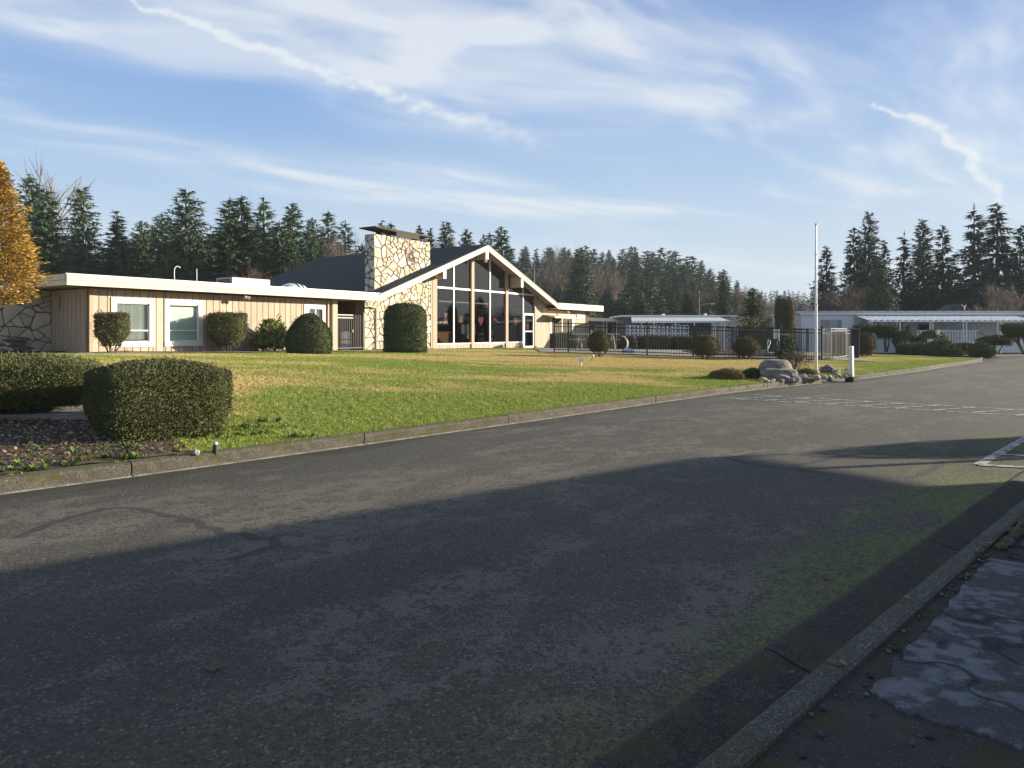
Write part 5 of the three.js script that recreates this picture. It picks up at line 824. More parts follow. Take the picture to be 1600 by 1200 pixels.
  heath('small dark green heather mound touching the boulder', 1176, 591, 34, 18, 53, [[.06, .09, .03], [.10, .11, .035], [.05, .07, .025]]);
  heath('yellow-green low plant between boulder and flagpole', 1260, 588, 30, 13, 55, [[.20, .20, .05], [.13, .16, .04], [.24, .2, .08]]);
  // far garden at the right
  const far = (label, px, py, d, wpx, tpy, spec, n, cols, o = {}) => { const p = at(px, py, d), m = d / F, y = EYE - (py - HZ) * m; return shrub(label, 'shrub', [p[0], Math.max(-.02, y), p[2]], o.turn ?? .3, { w: wpx * m, h: (py - tpy) * m - (o.lift ?? 0) - (spec.dome ?? .1), ...spec }, n, .09, .02, cols, o); };
  const GY = [[.085, .105, .03], [.11, .13, .035], [.065, .082, .024], [.14, .15, .04]];
  far('square topiary on a forked trunk before the long mobile home', 1384, 549, 50, 30, 508, { ex: 4, dome: .04, prof: taper(.6), seed: 61, lump: .03 }, 4000, BROWN.concat(YEW), { lift: .95, stemN: 3, stemR: .06, spread: .3, opt: { core: .93 } });
  far('small square hedge top left of the topiary', 1350, 547, 51, 26, 508, { ex: 4, dome: .04, prof: taper(.6), seed: 62, lump: .03 }, 3500, YEW, { lift: .95, stemN: 3, stemR: .05, spread: .3, opt: { core: .93 } });
  far('egg-shaped green bush left of the awning posts', 1412, 547, 49.5, 32, 517, { ex: 2, dome: .3, prof: round, seed: 63, lump: .02 }, 4000, GY, { lift: .2, stemN: 4, spread: .25, opt: { core: .95 } });
  far('broad domed green bush before the white porch', 1456, 547, 49, 47, 516, { ex: 2.2, dome: .6, prof: (v) => lerp(.95, .9, v), seed: 65, lump: .02 }, 5000, GY, { opt: { core: .96 } });
  far('low dark flat hedge at the end of the lawn', 1424, 557, 45, 36, 537, { ex: 4, dome: .05, prof: taper(.9), seed: 67, lump: .02 }, 5000, YEW, { opt: { core: .96 } });
  far('long wave-topped dark hedge at the end of the lawn', 1470, 558, 44, 64, 532, { ex: 2.6, dome: .55, prof: (v) => lerp(1, .94, v), seed: 69, lump: .06, dp: 1.8 }, 8000, GY, { opt: { core: .96 } });
  far('small clipped bush between the wave-topped hedge and the ball', 1505, 552, 46, 28, 537, { ex: 3, dome: .1, prof: taper(.8), seed: 71, lump: .03 }, 3000, BROWN.concat(GY), { lift: .15, stemN: 3, spread: .2, opt: { core: .95 } });
  far('leaning round clipped bush at the corner of the lawn', 1533, 563, 42.5, 36, 536, { ex: 2, dome: .25, prof: round, seed: 73, lump: .04 }, 5000, GY, { lift: .1, stemN: 3, stemR: .05, spread: .2, opt: { core: .96 } });
  far('brown umbrella-shaped bush before the far right wall', 1557, 552, 50, 54, 524, { ex: 2, dome: .35, prof: (v) => lerp(.7, 1, v), seed: 75, lump: .1 }, 4500, BROWN, { lift: .55, stemN: 3, stemR: .05, spread: .4, brown: true, opt: { gaps: .3, core: .85, depth: .12 } });
  far('flat topped topiary on spreading trunks at the far right edge', 1602, 553, 48, 56, 506, { ex: 4, dome: .05, prof: taper(.75), seed: 77, lump: .03 }, 6000, YEW, { lift: 1.05, stemN: 6, stemR: .07, spread: .75, opt: { core: .95 } });
  // hedges behind the fence
  const hedge = (label, px0, px1, py, tpy, d, cols, seed, brown) => { const m = d / F, w = (px1 - px0) * m, p = at((px0 + px1) / 2, py, d), y = landAt(p[0], d); shrub(label, 'hedge', [p[0], y, p[2]], 0, { w, dp: .9, h: (EYE - (tpy - HZ) * m) - y - .08, dome: .06, ex: 8, prof: (v) => lerp(.98, 1, v), lump: .03, seed }, 5500, .07, .016, cols, { brown, name: 'hedge', opt: { depth: .08, core: .93 } }); };
  hedge('brown clipped hedge behind the pool, left of the green one', 997, 1048, 546, 524, 46.5, BROWN, 81, true);
  hedge('greener clipped hedge end behind the pool', 1050, 1082, 546, 525, 46.8, GY, 83);
  hedge('short brown hedge beside the table behind the pool fence', 966, 992, 547, 525, 46, BROWN, 85, true);
  hedge('dark hedge against the sliding door of the clubhouse', 860, 903, 545, 520, 47, YEW, 87);
  hedge('dark tall hedge filling the far right corner of the pool yard', 1158, 1240, 548, 512, 47.5, [[.02, .028, .014], [.03, .036, .018]], 89);
  // low shrubs climbing the fence corner
  along('leafy green shrub growing through the fence behind the boulder', 1228, 562, 30, 522, { ex: 2, dome: .4, prof: round, seed: 91, lump: .3 }, 1500, .13, .035, [[.06, .09, .03], [.10, .13, .05], [.16, .18, .09]], { brown: true, opt: { depth: .2, flat: .8, core: .5, gaps: .42 } });
}
// ---------------------------------------------------------------- trees
const FIR = [[.040, .080, .028], [.052, .096, .032], [.031, .062, .024], [.066, .106, .036]], SPRUCE = [[.055, .09, .034], [.07, .108, .04], [.042, .07, .03]], OLIVE = [[.075, .085, .032], [.09, .10, .036], [.06, .07, .026]];
// a conifer 10 m tall: trunk and needled branches
function conifer(seed, { R0 = 2.0, base = .05, n = 330, steps = 8, cols = FIR, shape = (t) => Math.pow(1 - t, .9), droop = .28, spray = .42, wide = .16, ragged = .5, clear = 0 } = {}) {
  const R = rng(seed), L = new Leaves(), H = 10, T = [bar([0, -.3, 0], [0, H * .55, 0], .19, .11, 7), bar([0, H * .55, 0], [0, H * .97, 0], .11, .015, 6)], w0 = R() * 9, w1 = R() * 9;
  for (let i = 0; i < n; i++) {
    const t = 1 - Math.pow(1 - (i + R()) / n, .62), y = H * (base + (1 - base) * t), a = i * 2.39996 + (R() - .5) * 1.2;
    const lob = 1 - ragged + 2 * ragged * fbm(Math.cos(a) * 1.2 + w0, Math.sin(a) * 1.2 + t * 8 + w1, seed, 3);
    if (clear && fbm(Math.cos(a) * 1.5 + 4, Math.sin(a) * 1.5 + t * 11, seed + 3, 2) < clear) continue;
    const len = (R0 * shape(t) + .05) * lob * (.72 + .42 * R()), rise = lerp(-droop, .75, Math.pow(t, 3)) + (R() - .5) * .3, dx = Math.cos(a), dz = Math.sin(a), sx = -dz, sz = dx, c0 = pick(R, cols, .28);
    if (len > 1.1 && i % 2) T.push(bar([0, y, 0], [dx * len * .8, y + rise * len * .55, dz * len * .8], .028, .008, 3));
    const K = Math.max(2, Math.round(steps * Math.min(1, .35 + len / R0 * .75)));
    for (let k = 0; k < K; k++) {
      const f = lerp(.18, 1, (k + R()) / K), p = [dx * len * f + (R() - .5) * .12, y + rise * len * f - droop * .4 * len * f * f + (R() - .5) * .16, dz * len * f + (R() - .5) * .12], s = spray * (.6 + .7 * R()) * lerp(1.15, .75, f), c = c0.map((v) => v * (.75 + .5 * R()));
      for (const sd of [-1, 1]) L.spike(p, norm([dx * .6 + sx * sd * (.5 + .5 * R()), -.45 + .6 * R(), dz * .6 + sz * sd * (.5 + .5 * R())]), anyDir(R), s, s * wide, c);
      L.spike(p, norm([dx + (R() - .5) * .6, -.25 + R() * .5, dz + (R() - .5) * .6]), anyDir(R), s * 1.15, s * wide, c);
      L.spike(p, norm([dx * .4 + (R() - .5) * .8, -1, dz * .4 + (R() - .5) * .8]), norm([sx + (R() - .5), 0, sz + (R() - .5)]), s * .8, s * wide * 1.2, c);
    }
  }
  for (let k = 0; k < 26; k++) { const a = R() * 6.28, q = R(); L.spike([0, H * (.955 + .05 * q), 0], norm([Math.cos(a), .25 + q, Math.sin(a)]), anyDir(R), .20 * (1.1 - q), .03, pick(R, cols, .2)); }
  L.spike([0, H * .97, 0], [0, 1, 0], [1, 0, 0], .5, .025, pick(R, cols, .2)); L.spike([0, H * .97, 0], [0, 1, 0], [0, 0, 1], .5, .025, pick(R, cols, .2));
  return { trunk: merge(T), crown: L.geo() };
}
// a leafless tree 10 m tall
function bareTree(seed, { spread = .55, cols = [[.15, .115, .085], [.18, .14, .105], [.12, .095, .075]], trunkR = .16, levels = 5, twigs = 6 } = {}) {
  const R = rng(seed), L = new Leaves(), T = [];
  const grow = (p, d, len, r, lv) => {
    const e = [p[0] + d[0] * len, p[1] + d[1] * len, p[2] + d[2] * len]; T.push(bar(p, e, r, r * .7, lv < 2 ? 6 : 3));
    if (lv >= levels) { for (let k = 0; k < twigs; k++) { const q = anyDir(R), dd = norm([d[0] + q[0] * .8, d[1] + q[1] * .6 + .35, d[2] + q[2] * .8]); L.spike([lerp(p[0], e[0], R()), lerp(p[1], e[1], R()), lerp(p[2], e[2], R())], dd, norm(cross(dd, anyDir(R))), len * (.7 + .7 * R()), .014, pick(R, cols, .2)); } return; }
    const n = lv === 0 ? 4 : 3; for (let k = 0; k < n; k++) { const q = anyDir(R), dd = norm([d[0] + q[0] * spread * 1.5, d[1] * .9 + q[1] * spread * .6 + .28, d[2] + q[2] * spread * 1.5]), f = lv === 0 ? .55 + .45 * R() : .5 + .5 * R(); grow([lerp(p[0], e[0], f), lerp(p[1], e[1], f), lerp(p[2], e[2], f)], dd, len * (.62 + .22 * R()), r * .58, lv + 1); }
    if (lv > 0) grow(e, norm([d[0] + (R() - .5) * .3, d[1] + .15, d[2] + (R() - .5) * .3]), len * .75, r * .62, lv + 1);
  };
  grow([0, -.2, 0], [0, 1, 0], 3.0, trunkR, 0);
  return { trunk: merge(T), crown: L.geo() };
}
const trunkGrey = mat(.13, .105, .08, .95);
const protos = {
  fir: [1, 2, 3].map((s) => conifer(900 + s, { R0: 2.8, n: 450, spray: .40, shape: (t) => Math.pow(1 - t, .78) })), full: [1, 2].map((s) => conifer(920 + s, { R0: 3.1, n: 520, spray: .40, shape: (t) => Math.pow(1 - t, .66), ragged: .4 })),
  slim: [1, 2, 3].map((s) => conifer(930 + s, { R0: 1.85, n: 360, spray: .34, shape: (t) => Math.pow(1 - t, .75) })), olive: [1, 2].map((s) => conifer(940 + s, { R0: 2.4, n: 380, cols: OLIVE.concat(FIR.slice(0, 1)) })),
  open: [1, 2, 3].map((s) => conifer(950 + s, { R0: 2.4, n: 270, base: .12, clear: .38, spray: .46, droop: .4, ragged: .75, shape: (t) => Math.pow(1 - t, .8), cols: [[.022, .036, .02], [.03, .045, .024]] })),
  spruce: [1].map((s) => conifer(960 + s, { R0: 3.9, n: 620, steps: 8, base: .02, cols: SPRUCE, shape: (t) => Math.pow(1 - t, .8), spray: .45, ragged: .35 })),
  hill: [1, 2, 3].map((s) => conifer(970 + s, { R0: 2.3, n: 190, steps: 4, spray: .6, shape: (t) => Math.pow(1 - t, .78), wide: .22 })),
  bare: [1, 2, 3].map((s) => bareTree(980 + s, { levels: 4, twigs: 4, spread: .55 })), shrubby: [1, 2].map((s) => bareTree(990 + s, { spread: .8, levels: 4, twigs: 8, cols: [[.20, .125, .085], [.16, .10, .07], [.24, .16, .11]] })),
};
for (const l of Object.values(protos)) for (const p of l) { p.crown.computeBoundingBox(); p.h = p.crown.boundingBox.max.y; }
const crownMats = [[1, 1, 1], [1.25, 1.15, .85], [.8, .9, 1.0], [1.1, 1.1, 1.1], [.9, 1.02, .8]].map((c) => { const m = leafMat.clone(); m.color.setRGB(...c); return m; });
let tn = 0;
function tree(kind, px, topPy, d, label, category, { base = 0, width = 1, group, name } = {}) {
  const P = protos[kind], p = P[tn++ % P.length], q = at(px, topPy, d), h = q[1] - base, s = h / 10, deciduous = kind === 'bare' || kind === 'shrubby', real = p.h;
  const o = thing(name ?? (deciduous ? 'bare_tree' : 'conifer'), label, category, [q[0], base, q[2]], (tn * 2.39) % 6.28, group), k = h / real;
  o.scale.set(k * width * (kind === 'bare' ? .9 : 1), k, k * width * (kind === 'bare' ? .9 : 1)); mesh('trunk', p.trunk, deciduous ? trunkGrey : barkMat, o); mesh('crown', p.crown, deciduous ? leafMat : crownMats[Math.floor(hash2(tn, 3, 5) * crownMats.length)], o); if (!deciduous) { o.rotation.x = (hash2(tn, 1, 6) - .5) * .05; o.rotation.z = (hash2(tn, 2, 7) - .5) * .05; } return o;
}
const ORD = ['first', 'second', 'third', 'fourth', 'fifth', 'sixth', 'seventh', 'eighth', 'ninth', 'tenth', 'eleventh', 'twelfth', 'thirteenth', 'fourteenth', 'fifteenth', 'sixteenth', 'seventeenth', 'eighteenth', 'nineteenth', 'twentieth', 'twenty-first', 'twenty-second', 'twenty-third', 'twenty-fourth', 'twenty-fifth', 'twenty-sixth', 'twenty-seventh', 'twenty-eighth', 'twenty-ninth', 'thirtieth', 'thirty-first'];
{ // row behind the clubhouse, left to right: kind, column, top row, depth, width
  const row = [['fir', 45, 266, 62, 1.0], ['fir', 78, 292, 60, 1.15], ['full', 128, 288, 68, .8], ['olive', 180, 327, 63, 1.2], ['full', 222, 341, 66, .9], ['fir', 256, 331, 70, 1.1], ['full', 292, 291, 62, 1.05], ['slim', 352, 303, 64, 1.5], ['fir', 378, 302, 66, 1.25], ['slim', 412, 305, 70, 1.4], ['fir', 436, 342, 62, 1.3], ['fir', 457, 312, 66, 1.05], ['full', 488, 337, 61, .8], ['slim', 513, 326, 72, 1.3], ['slim', 538, 340, 70, 1.2]];
  row.forEach(([k, px, ty, d, w], i) => tree(k, px, ty, d, `${ORD[i]} conifer from the left in the row behind the low wing`, 'conifer', { base: .5, width: w, group: 'conifers behind the low wing' }));
  const tops = [['slim', 600, 341, 76, 1.0], ['slim', 610, 344, 78, 1.1], ['slim', 655, 348, 80, 1.0], ['slim', 672, 353, 80, 1.1], ['fir', 700, 341, 80, 1.0], ['fir', 727, 354, 82, 1.0], ['slim', 754, 363, 84, 1.0], ['slim', 766, 360, 84, 1.0], ['fir', 786, 351, 78, 1.05]];
  tops.forEach(([k, px, ty, d, w], i) => tree(k, px, ty, d, `${ORD[i]} conifer from the left peeking over chimney and gable`, 'conifer', { base: .5, width: w, group: 'conifers showing above the gable' }));
  // second row that closes the gaps lower down
  const R = rng(61), fill = []; for (let px = -10; px < 570; px += 19) fill.push(px + (R() - .5) * 14);
  fill.forEach((px) => tree(['full', 'fir', 'olive'][Math.floor(R() * 3)], px, 338 + R() * 46 + (px > 420 ? 22 : 0), 72 + R() * 10, 'shorter dense conifer standing between the taller ones behind the low wing', 'conifer', { base: .5, width: 1.5 + R() * .5, group: 'shorter conifers behind the low wing' }));
  [[28, 222, 66, 'tall leafless tree at the left edge above the golden tree'], [562, 345, 74, 'leafless grey tree just left of the stone chimney'], [530, 352, 66, 'thin leafless tree two steps left of the chimney']].forEach(([px, ty, d, l], i) => tree('bare', px, ty, d, l, 'bare tree', { base: .5, width: [1.1, .9, .6][i] }));
  tree('shrubby', 455, 402, 56, 'reddish weeping bare tree behind the domed skylight', 'bare tree', { base: .5, width: 1.5 }); tree('shrubby', 428, 410, 57, 'reddish bare tree left of the weeping one', 'bare tree', { base: .5, width: 1.3 });
}
{ // wooded hillside in the middle
  const hill = [], hi = [], hy = (X, d) => .0 + 13 * sm(95, 190, d) * sm(-90, -40, X) * sm(75, 20, X);
  for (let i = 0; i <= 40; i++) for (let j = 0; j <= 20; j++) { const X = lerp(-120, 110, i / 40), d = lerp(90, 230, j / 20); hill.push(X, hy(X, d) - .05, -d); } for (let i = 0; i < 40; i++) for (let j = 0; j < 20; j++) { const a = i * 21 + j, b = a + 21; hi.push(a, b, a + 1, a + 1, b, b + 1); }
  structure('hillside', geoFrom(hill, hi), mat(.05, .05, .025, 1));
  const line = [[780, 388], [800, 388], [855, 381], [905, 383], [968, 383], [1014, 382], [1060, 390], [1085, 397], [1112, 415], [1130, 422], [1150, 438], [1170, 455]], R = rng(63);
  const put = (px, ty, d, label) => { const X = (px - 800) * d / F; const k = R(); return tree(k < .78 ? 'hill' : 'olive', px, ty, d, label ?? 'dense dark conifer in the lower ranks of the wooded hillside behind the pool', 'conifer', { base: hy(X, d), width: 1.1 + R() * .6, group: 'conifers on the wooded hillside' }); };
  for (let px = 800, q = 0; px < 1165; px += 13, q++) put(px + (R() - .5) * 9, table(line, px) + (R() - .2) * 11, 175 + R() * 12, `${ORD[q]} conifer from the left along the skyline of the wooded hillside`);
  for (let px = 806; px < 1165; px += 19) put(px + (R() - .5) * 12, table(line, px) + 16 + R() * 14, 150 + R() * 10);
  for (let px = 796; px < 1165; px += 22) put(px + (R() - .5) * 14, table(line, px) + 34 + R() * 16, 128 + R() * 10);
  for (let px = 800; px < 1150; px += 26) put(px + (R() - .5) * 14, Math.max(440, table(line, px) + 58 + R() * 14), 108 + R() * 8);
  tree('full', 906, 384, 100, 'broad dark conifer standing out before the hillside right of the gable', 'conifer', { base: .3, width: 1.0 });
  tree('full', 1000, 462, 88, 'short bushy dark evergreen right of the clubhouse roof end', 'conifer', { base: .2, width: 1.7 }); tree('full', 968, 466, 86, 'short bushy evergreen just right of the clubhouse roof end', 'conifer', { base: .2, width: 1.6 });
  tree('olive', 1072, 456, 84, 'olive green pointed conifer behind the white awning', 'conifer', { base: .2, width: 1.35 });
  tree('fir', 1132, 418, 98, 'dark pointed conifer at the right end of the wooded hillside', 'conifer', { base: .3, width: .95 });
  [[880, 372, 120], [928, 398, 118], [962, 404, 122], [846, 405, 116], [1095, 440, 100], [1105, 436, 112], [1150, 438, 105], [1168, 438, 108], [1180, 452, 102], [1196, 462, 100], [1014, 420, 130]].forEach(([px, ty, d], i) => tree('bare', px, ty, d, ['tall pale leafless tree rising above the hillside conifers', 'brown leafless tree on the hillside, second from the left', 'brown leafless tree right of the broad dark conifer', 'leafless tree just right of the gable slope', 'pale leafless tree beside the utility pole', 'leafless tree behind the utility pole', 'grey leafless tree at the foot of the hill', 'grey leafless tree right of the last hillside conifer', 'grey leafless tree left of the young fir', 'low leafless tree over the young fir', 'leafless tree among the high hillside conifers'][i], 'bare tree', { base: hy((px - 800) * d / F, d), width: .8 }));
  tree('shrubby', 1046, 479, 78, 'pale round leafless bush behind the white awning', 'bare tree', { base: .2, width: 1.3 });
}
{ // right-hand trees
  tree('fir', 1178, 447, 52, 'young bright green fir at the right end of the white home', 'conifer', { base: .1, width: 1.45 });
  const g = [['open', 1292, 381, 84, .95, 'lone ragged conifer just right of the flagpole'], ['full', 1357, 327, 88, .62, 'tall thick conifer at the left of the right-hand group'], ['open', 1338, 352, 92, .9, 'ragged conifer behind the left of the right-hand group'], ['open', 1384, 372, 96, .7, 'sparse spindly conifer behind the spruce'], ['open', 1411, 357, 92, .95, 'ragged conifer right of the green spruce'], ['fir', 1445, 337, 90, .85, 'pointed conifer in the middle of the right-hand group'], ['open', 1474, 349, 88, .95, 'ragged conifer with drooping limbs right of the pointed one'], ['open', 1523, 313, 84, 1.05, 'left of the two tallest conifers at the right'], ['open', 1557, 314, 86, 1.1, 'right of the two tallest conifers at the right'], ['open', 1592, 349, 84, 1.1, 'ragged conifer at the right edge of the picture'], ['open', 1625, 335, 90, 1.1, 'ragged conifer partly beyond the right edge']];
  g.forEach(([k, px, ty, d, w, l]) => tree(k, px, ty, d, l, 'conifer', { base: 0, width: w }));
  tree('spruce', 1377, 398, 72, 'broad green spruce behind the left half of the long mobile home', 'conifer', { base: 0, width: .9 });
  const R = rng(67); [1340, 1420, 1455, 1490, 1540, 1575, 1610].forEach((px, i) => tree('fir', px + (R() - .5) * 10, 440 + R() * 22, 96, `${ORD[i]} short dark conifer from the left under the right-hand trees`, 'conifer', { base: 0, width: 1.5 }));
  [[1300, 430, 80], [1340, 428, 78], [1318, 440, 76], [1505, 420, 90], [1570, 430, 80]].forEach(([px, ty, d], i) => tree('bare', px, ty, d, ['leafless tree beside the lone ragged conifer', 'leafless tree left of the green spruce', 'low leafless tree right of the flagpole', 'leafless tree between the right-hand conifers', 'leafless tree under the two tallest conifers'][i], 'bare tree', { base: 0, width: 1.1 }));
  [[1325, 440, 76], [1556, 452, 66], [1520, 468, 68], [1215, 468, 70], [1245, 470, 74], [1270, 468, 80], [1150, 478, 66]].forEach(([px, ty, d], i) => tree('shrubby', px, ty, d, ['rusty brown round tree left of the green spruce', 'pale bushy bare shrub behind the awning end', 'low brown bare shrub behind the roof cowl', 'grey bare shrub behind the brown arborvitae', 'grey bare shrub between arborvitae and flagpole', 'grey bare shrub right behind the flagpole', 'grey bare shrub left of the young fir'][i], 'bare tree', { base: 0, width: 1.5 }));
  // brown clipped arborvitae pair
  [[1219, 462, 'left of the two brown column-shaped arborvitae'], [1233, 463, 'right of the two brown column-shaped arborvitae']].forEach(([px, ty, l], i) => { const p = at(px, ty, 50), m = 50 / F, S = { w: 15 * m, h: p[1] - .35, dome: .25, ex: 2.5, prof: (v) => lerp(.8, 1, sm(0, .5, v)) * (v > .8 ? 1 - .3 * Math.pow((v - .8) / .2, 2) : 1), lump: .05, seed: 95 + i }; shrub(l, 'arborvitae', [p[0], .1, p[2]], 0, S, 4000, .10, .02, i ? [[.20, .145, .05], [.25, .18, .06], [.15, .115, .04]] : [[.13, .105, .04], [.15, .12, .045], [.10, .085, .034]], { brown: true, name: 'arborvitae', opt: { core: .93 } }); });
  { const p = at(1160, 500, 51), o = thing('flowering_bush', 'straggly bush with pale yellow leaves at the right end of the white home', 'shrub', [p[0], .1, p[2]]), L = new Leaves(), R = rng(97); for (let i = 0; i < 1400; i++) { const c = [(R() - .5) * 2.2, .6 + R() * 2.0, (R() - .5) * 1.2], d = anyDir(R); L.leaf(c, d, norm(cross(d, anyDir(R))), .11, .03, pick(R, c[1] > 1.9 ? [[.36, .28, .12], [.30, .22, .10]] : [[.10, .09, .04], [.14, .11, .06]], .3)); } mesh('foliage', L.geo(), leafMat, o); mesh('stem', merge(stems(6, 1.6, .7, 98, .025)), barkMat, o); }
}
{ // distant wooded ridge
  const pos = [], idx = [], yy = (X) => 17 + 5 * fbm(X * .01, 0, 801, 3); for (let i = 0; i <= 60; i++) for (let j = 0; j < 3; j++) { const X = lerp(-320, 460, i / 60); pos.push(X, [-.1, yy(X), yy(X) * .9][j], [-420, -520, -640][j]); } for (let i = 0; i < 60; i++) for (let j = 0; j < 2; j++) { const a = i * 3 + j, b = a + 3; idx.push(a, b, a + 1, a + 1, b, b + 1); }
  structure('far_ridge', geoFrom(pos, idx), mat(.045, .05, .03, 1));
  const p = conifer(810, { R0: 1.7, n: 40, steps: 3, spray: .95, wide: .3 }), R = rng(71), N = 1500, g = new THREE.InstancedMesh(p.crown, leafMat, N), M = new THREE.Matrix4(), q = new THREE.Quaternion();
  for (let i = 0; i < N; i++) { const X = lerp(-300, 440, R()), t = R(), s = .9 + R() * .7; M.compose(new THREE.Vector3(X, yy(X) * Math.min(1, t) - .5, -lerp(420, 525, t)), q.setFromEuler(new THREE.Euler(0, R() * 6, 0)), new THREE.Vector3(s, s, s)); g.setMatrixAt(i, M); g.setColorAt(i, new THREE.Color().setScalar(.8 + R() * .5)); }
  g.name = 'distant_wood'; g.userData = { kind: 'stuff', label: 'far-off wooded ridge on the horizon', category: 'wood' }; g.castShadow = g.receiveShadow = true; scene.add(g);
}
{ // golden tree at the left edge
  const p = at(-14, 462, 20.3), o = thing('golden_cypress', 'golden leaved cypress at the left edge before the wing', 'tree', [p[0], landAt(p[0], 20.3), p[2]]), L = new Leaves(), R = rng(73), c0 = 2.9 - o.position.y, H = 6.45 - o.position.y, T = [bar([0, -.1, 0], [0, H * .9, 0], .14, .03, 8)], cols = [[.44, .245, .026], [.50, .30, .036], [.34, .195, .026], [.22, .15, .03], [.39, .22, .026], [.15, .125, .03]];
  for (let i = 0; i < 620; i++) {
    const t = R(), y = lerp(c0 - .45, H, t), rr = 1.2 * Math.pow(1 - t, .66) * sm(-.12, .16, t) * (.38 + 1.1 * fbm(t * 7, i * .6, 74, 3)), a = R() * 6.28, f = .55 + .5 * Math.sqrt(R()), b = [Math.cos(a) * rr * f, y, Math.sin(a) * rr * f];
    if (i % 14 === 0) T.push(bar([0, y - .3, 0], b, .025, .008, 4));
    const tone = .65 + .6 * R(); for (let k = 0; k < 44; k++) { const d = norm([Math.cos(a) * .9 + (R() - .5) * 1.1, .05 + (R() - .5) * .9, Math.sin(a) * .9 + (R() - .5) * 1.1]), ss = .10 + .16 * R(), o3 = anyDir(R), q = [b[0] + o3[0] * ss, b[1] + o3[1] * ss * .6, b[2] + o3[2] * ss]; L.leaf(q, d, norm(cross(d, anyDir(R))), .08 + .07 * R(), .015, pick(R, cols, .3).map((x) => x * tone)); }
  }
  mesh('foliage', L.geo(), leafMat, o); mesh('trunk', merge(T), barkMat, o);
}
// ---------------------------------------------------------------- stones, right-hand foreground, home outside the frame
const rockTex = (seed, a, b) => texture(256, 256, (u, v) => { const f = fbm(u * 7, v * 7, seed, 5), g = hash2(Math.floor(u * 200), Math.floor(v * 200), seed), l = sm(.62, .70, fbm(u * 4 + 2, v * 4, seed + 2, 4)); const k = lerp(a, b, f) * (.85 + .3 * g); const w = fbm(u * 2 + 1, v * 2, seed + 4, 3); return [lerp(k * 1.04, .36, l * .5), lerp(k * lerp(.99, .93, w), .33, l * .5), lerp(k * lerp(.95, .78, w), .27, l * .5)]; });
function rock(w, h, d, seed, detail = 3, flatTop = 0, amp = .35) {
  const g = new THREE.IcosahedronGeometry(1, detail), p = g.attributes.position;
  for (let i = 0; i < p.count; i++) { let x = p.getX(i), y = p.getY(i), z = p.getZ(i); const ridge = 1 - Math.abs(2 * fbm(x * 1.1 + z * .9 + seed, y * 1.4 - z * .6, seed + 21, 3) - 1), n = 1 - amp * .5 * sm(.78, .98, ridge) + amp * (fbm(x * 1.3 + seed, y * 1.3 + z * 1.1, seed, 4) - .5) + amp * .3 * (fbm(x * 4 + z * 3, y * 4 - z, seed + 9, 3) - .5); x *= n; y *= n; z *= n; if (flatTop && y > flatTop) y = flatTop + (y - flatTop) * .2; p.setXYZ(i, x * w / 2, y * h / 2, z * d / 2); }
  g.computeVertexNormals(); const uv = []; for (let i = 0; i < p.count; i++) uv.push(p.getX(i) * .8 + p.getZ(i) * .6, p.getY(i) * .9); g.setAttribute('uv', new THREE.Float32BufferAttribute(uv, 2)); return g;
}
const rockMats = [[.16, .26], [.22, .32], [.30, .44], [.10, .16]].map(([a, b], i) => new THREE.MeshStandardMaterial({ map: rockTex(820 + i * 5, a, b), roughness: .9, bumpMap: grit, bumpScale: .01 }));
const tanRock = new THREE.MeshStandardMaterial({ color: lin(1.0, .82, .62), map: rockMats[2].map, roughness: .9 });
{
  const b = onLawn(1216, 593), m = -b[2] / F;
  single('boulder', 'large smooth grey boulder, rear one, in the bed by the kerb', 'boulder', rock(58 * m, 52 * m, .95, 3, 4, .75, .3), rockMats[0], [b[0] + .06, b[1] + .20, b[2] - .35], .3);
  single('boulder', 'broad flat topped grey boulder in front of the rear one', 'boulder', rock(62 * m, 40 * m, .8, 7, 4, .5, .45), rockMats[0], [b[0] - .06, b[1] + .12, b[2] + .12], -.15);
  const c = onLawn(1293, 583); single('boulder', 'dark low rock right of the flagpole', 'rock', rock(.62, .36, .45, 12, 3), rockMats[3], [c[0], c[1] + .1, c[2]], .4); const c2 = onLawn(1306, 585); single('boulder', 'small pale angular rock beside the dark low rock', 'rock', rock(.28, .22, .24, 14, 2, 0, .7), rockMats[1], [c2[0], c2[1] + .06, c2[2]]);
  const R = rng(81); let made = 0;
  for (let i = 0; i < 46; i++) {
    const px = 1188 + Math.pow(R(), .8) * 142, sx = onLawn(px, lerp(599, 590, (px - 1188) / 142) - Math.pow(R(), 1.3) * 11 * (px > 1240 ? 1 : .35)), s = .07 + Math.pow(R(), 1.6) * .2;
    const o = single('river_stone', 'rounded river stone in the bed round the boulder', 'stone', rock(s * 1.25, s * .8, s, 100 + i, 2, 0, .25), [rockMats[1], rockMats[2], rockMats[0], tanRock, rockMats[2], tanRock][Math.floor(R() * 6)], [sx[0], sx[1] + s * .22, sx[2]], R() * 6, 'river stones round the boulder'); made++;
  }
  const k1 = onLawn(305, 711); single('garden_stone', 'fist-sized tan stone on the kerb edge by the hedge', 'stone', rock(.11, .09, .09, 160, 2), rockMats[1], [k1[0], k1[1] + .03, k1[2]]);
  const st = clubAt(-1.6, 1.0, -1.9); single('stone_heap', 'low heap of flat stones at the foot of the stone wall', 'stones', merge([rock(1.5, .22, .6, 170, 2), rock(1.2, .2, .5, 171, 2).translate(-.1, .17, 0), rock(.9, .2, .5, 172, 2).translate(.1, .33, 0)]), rockMats[3], [st[0], 1.05, st[2]], TURN);
}
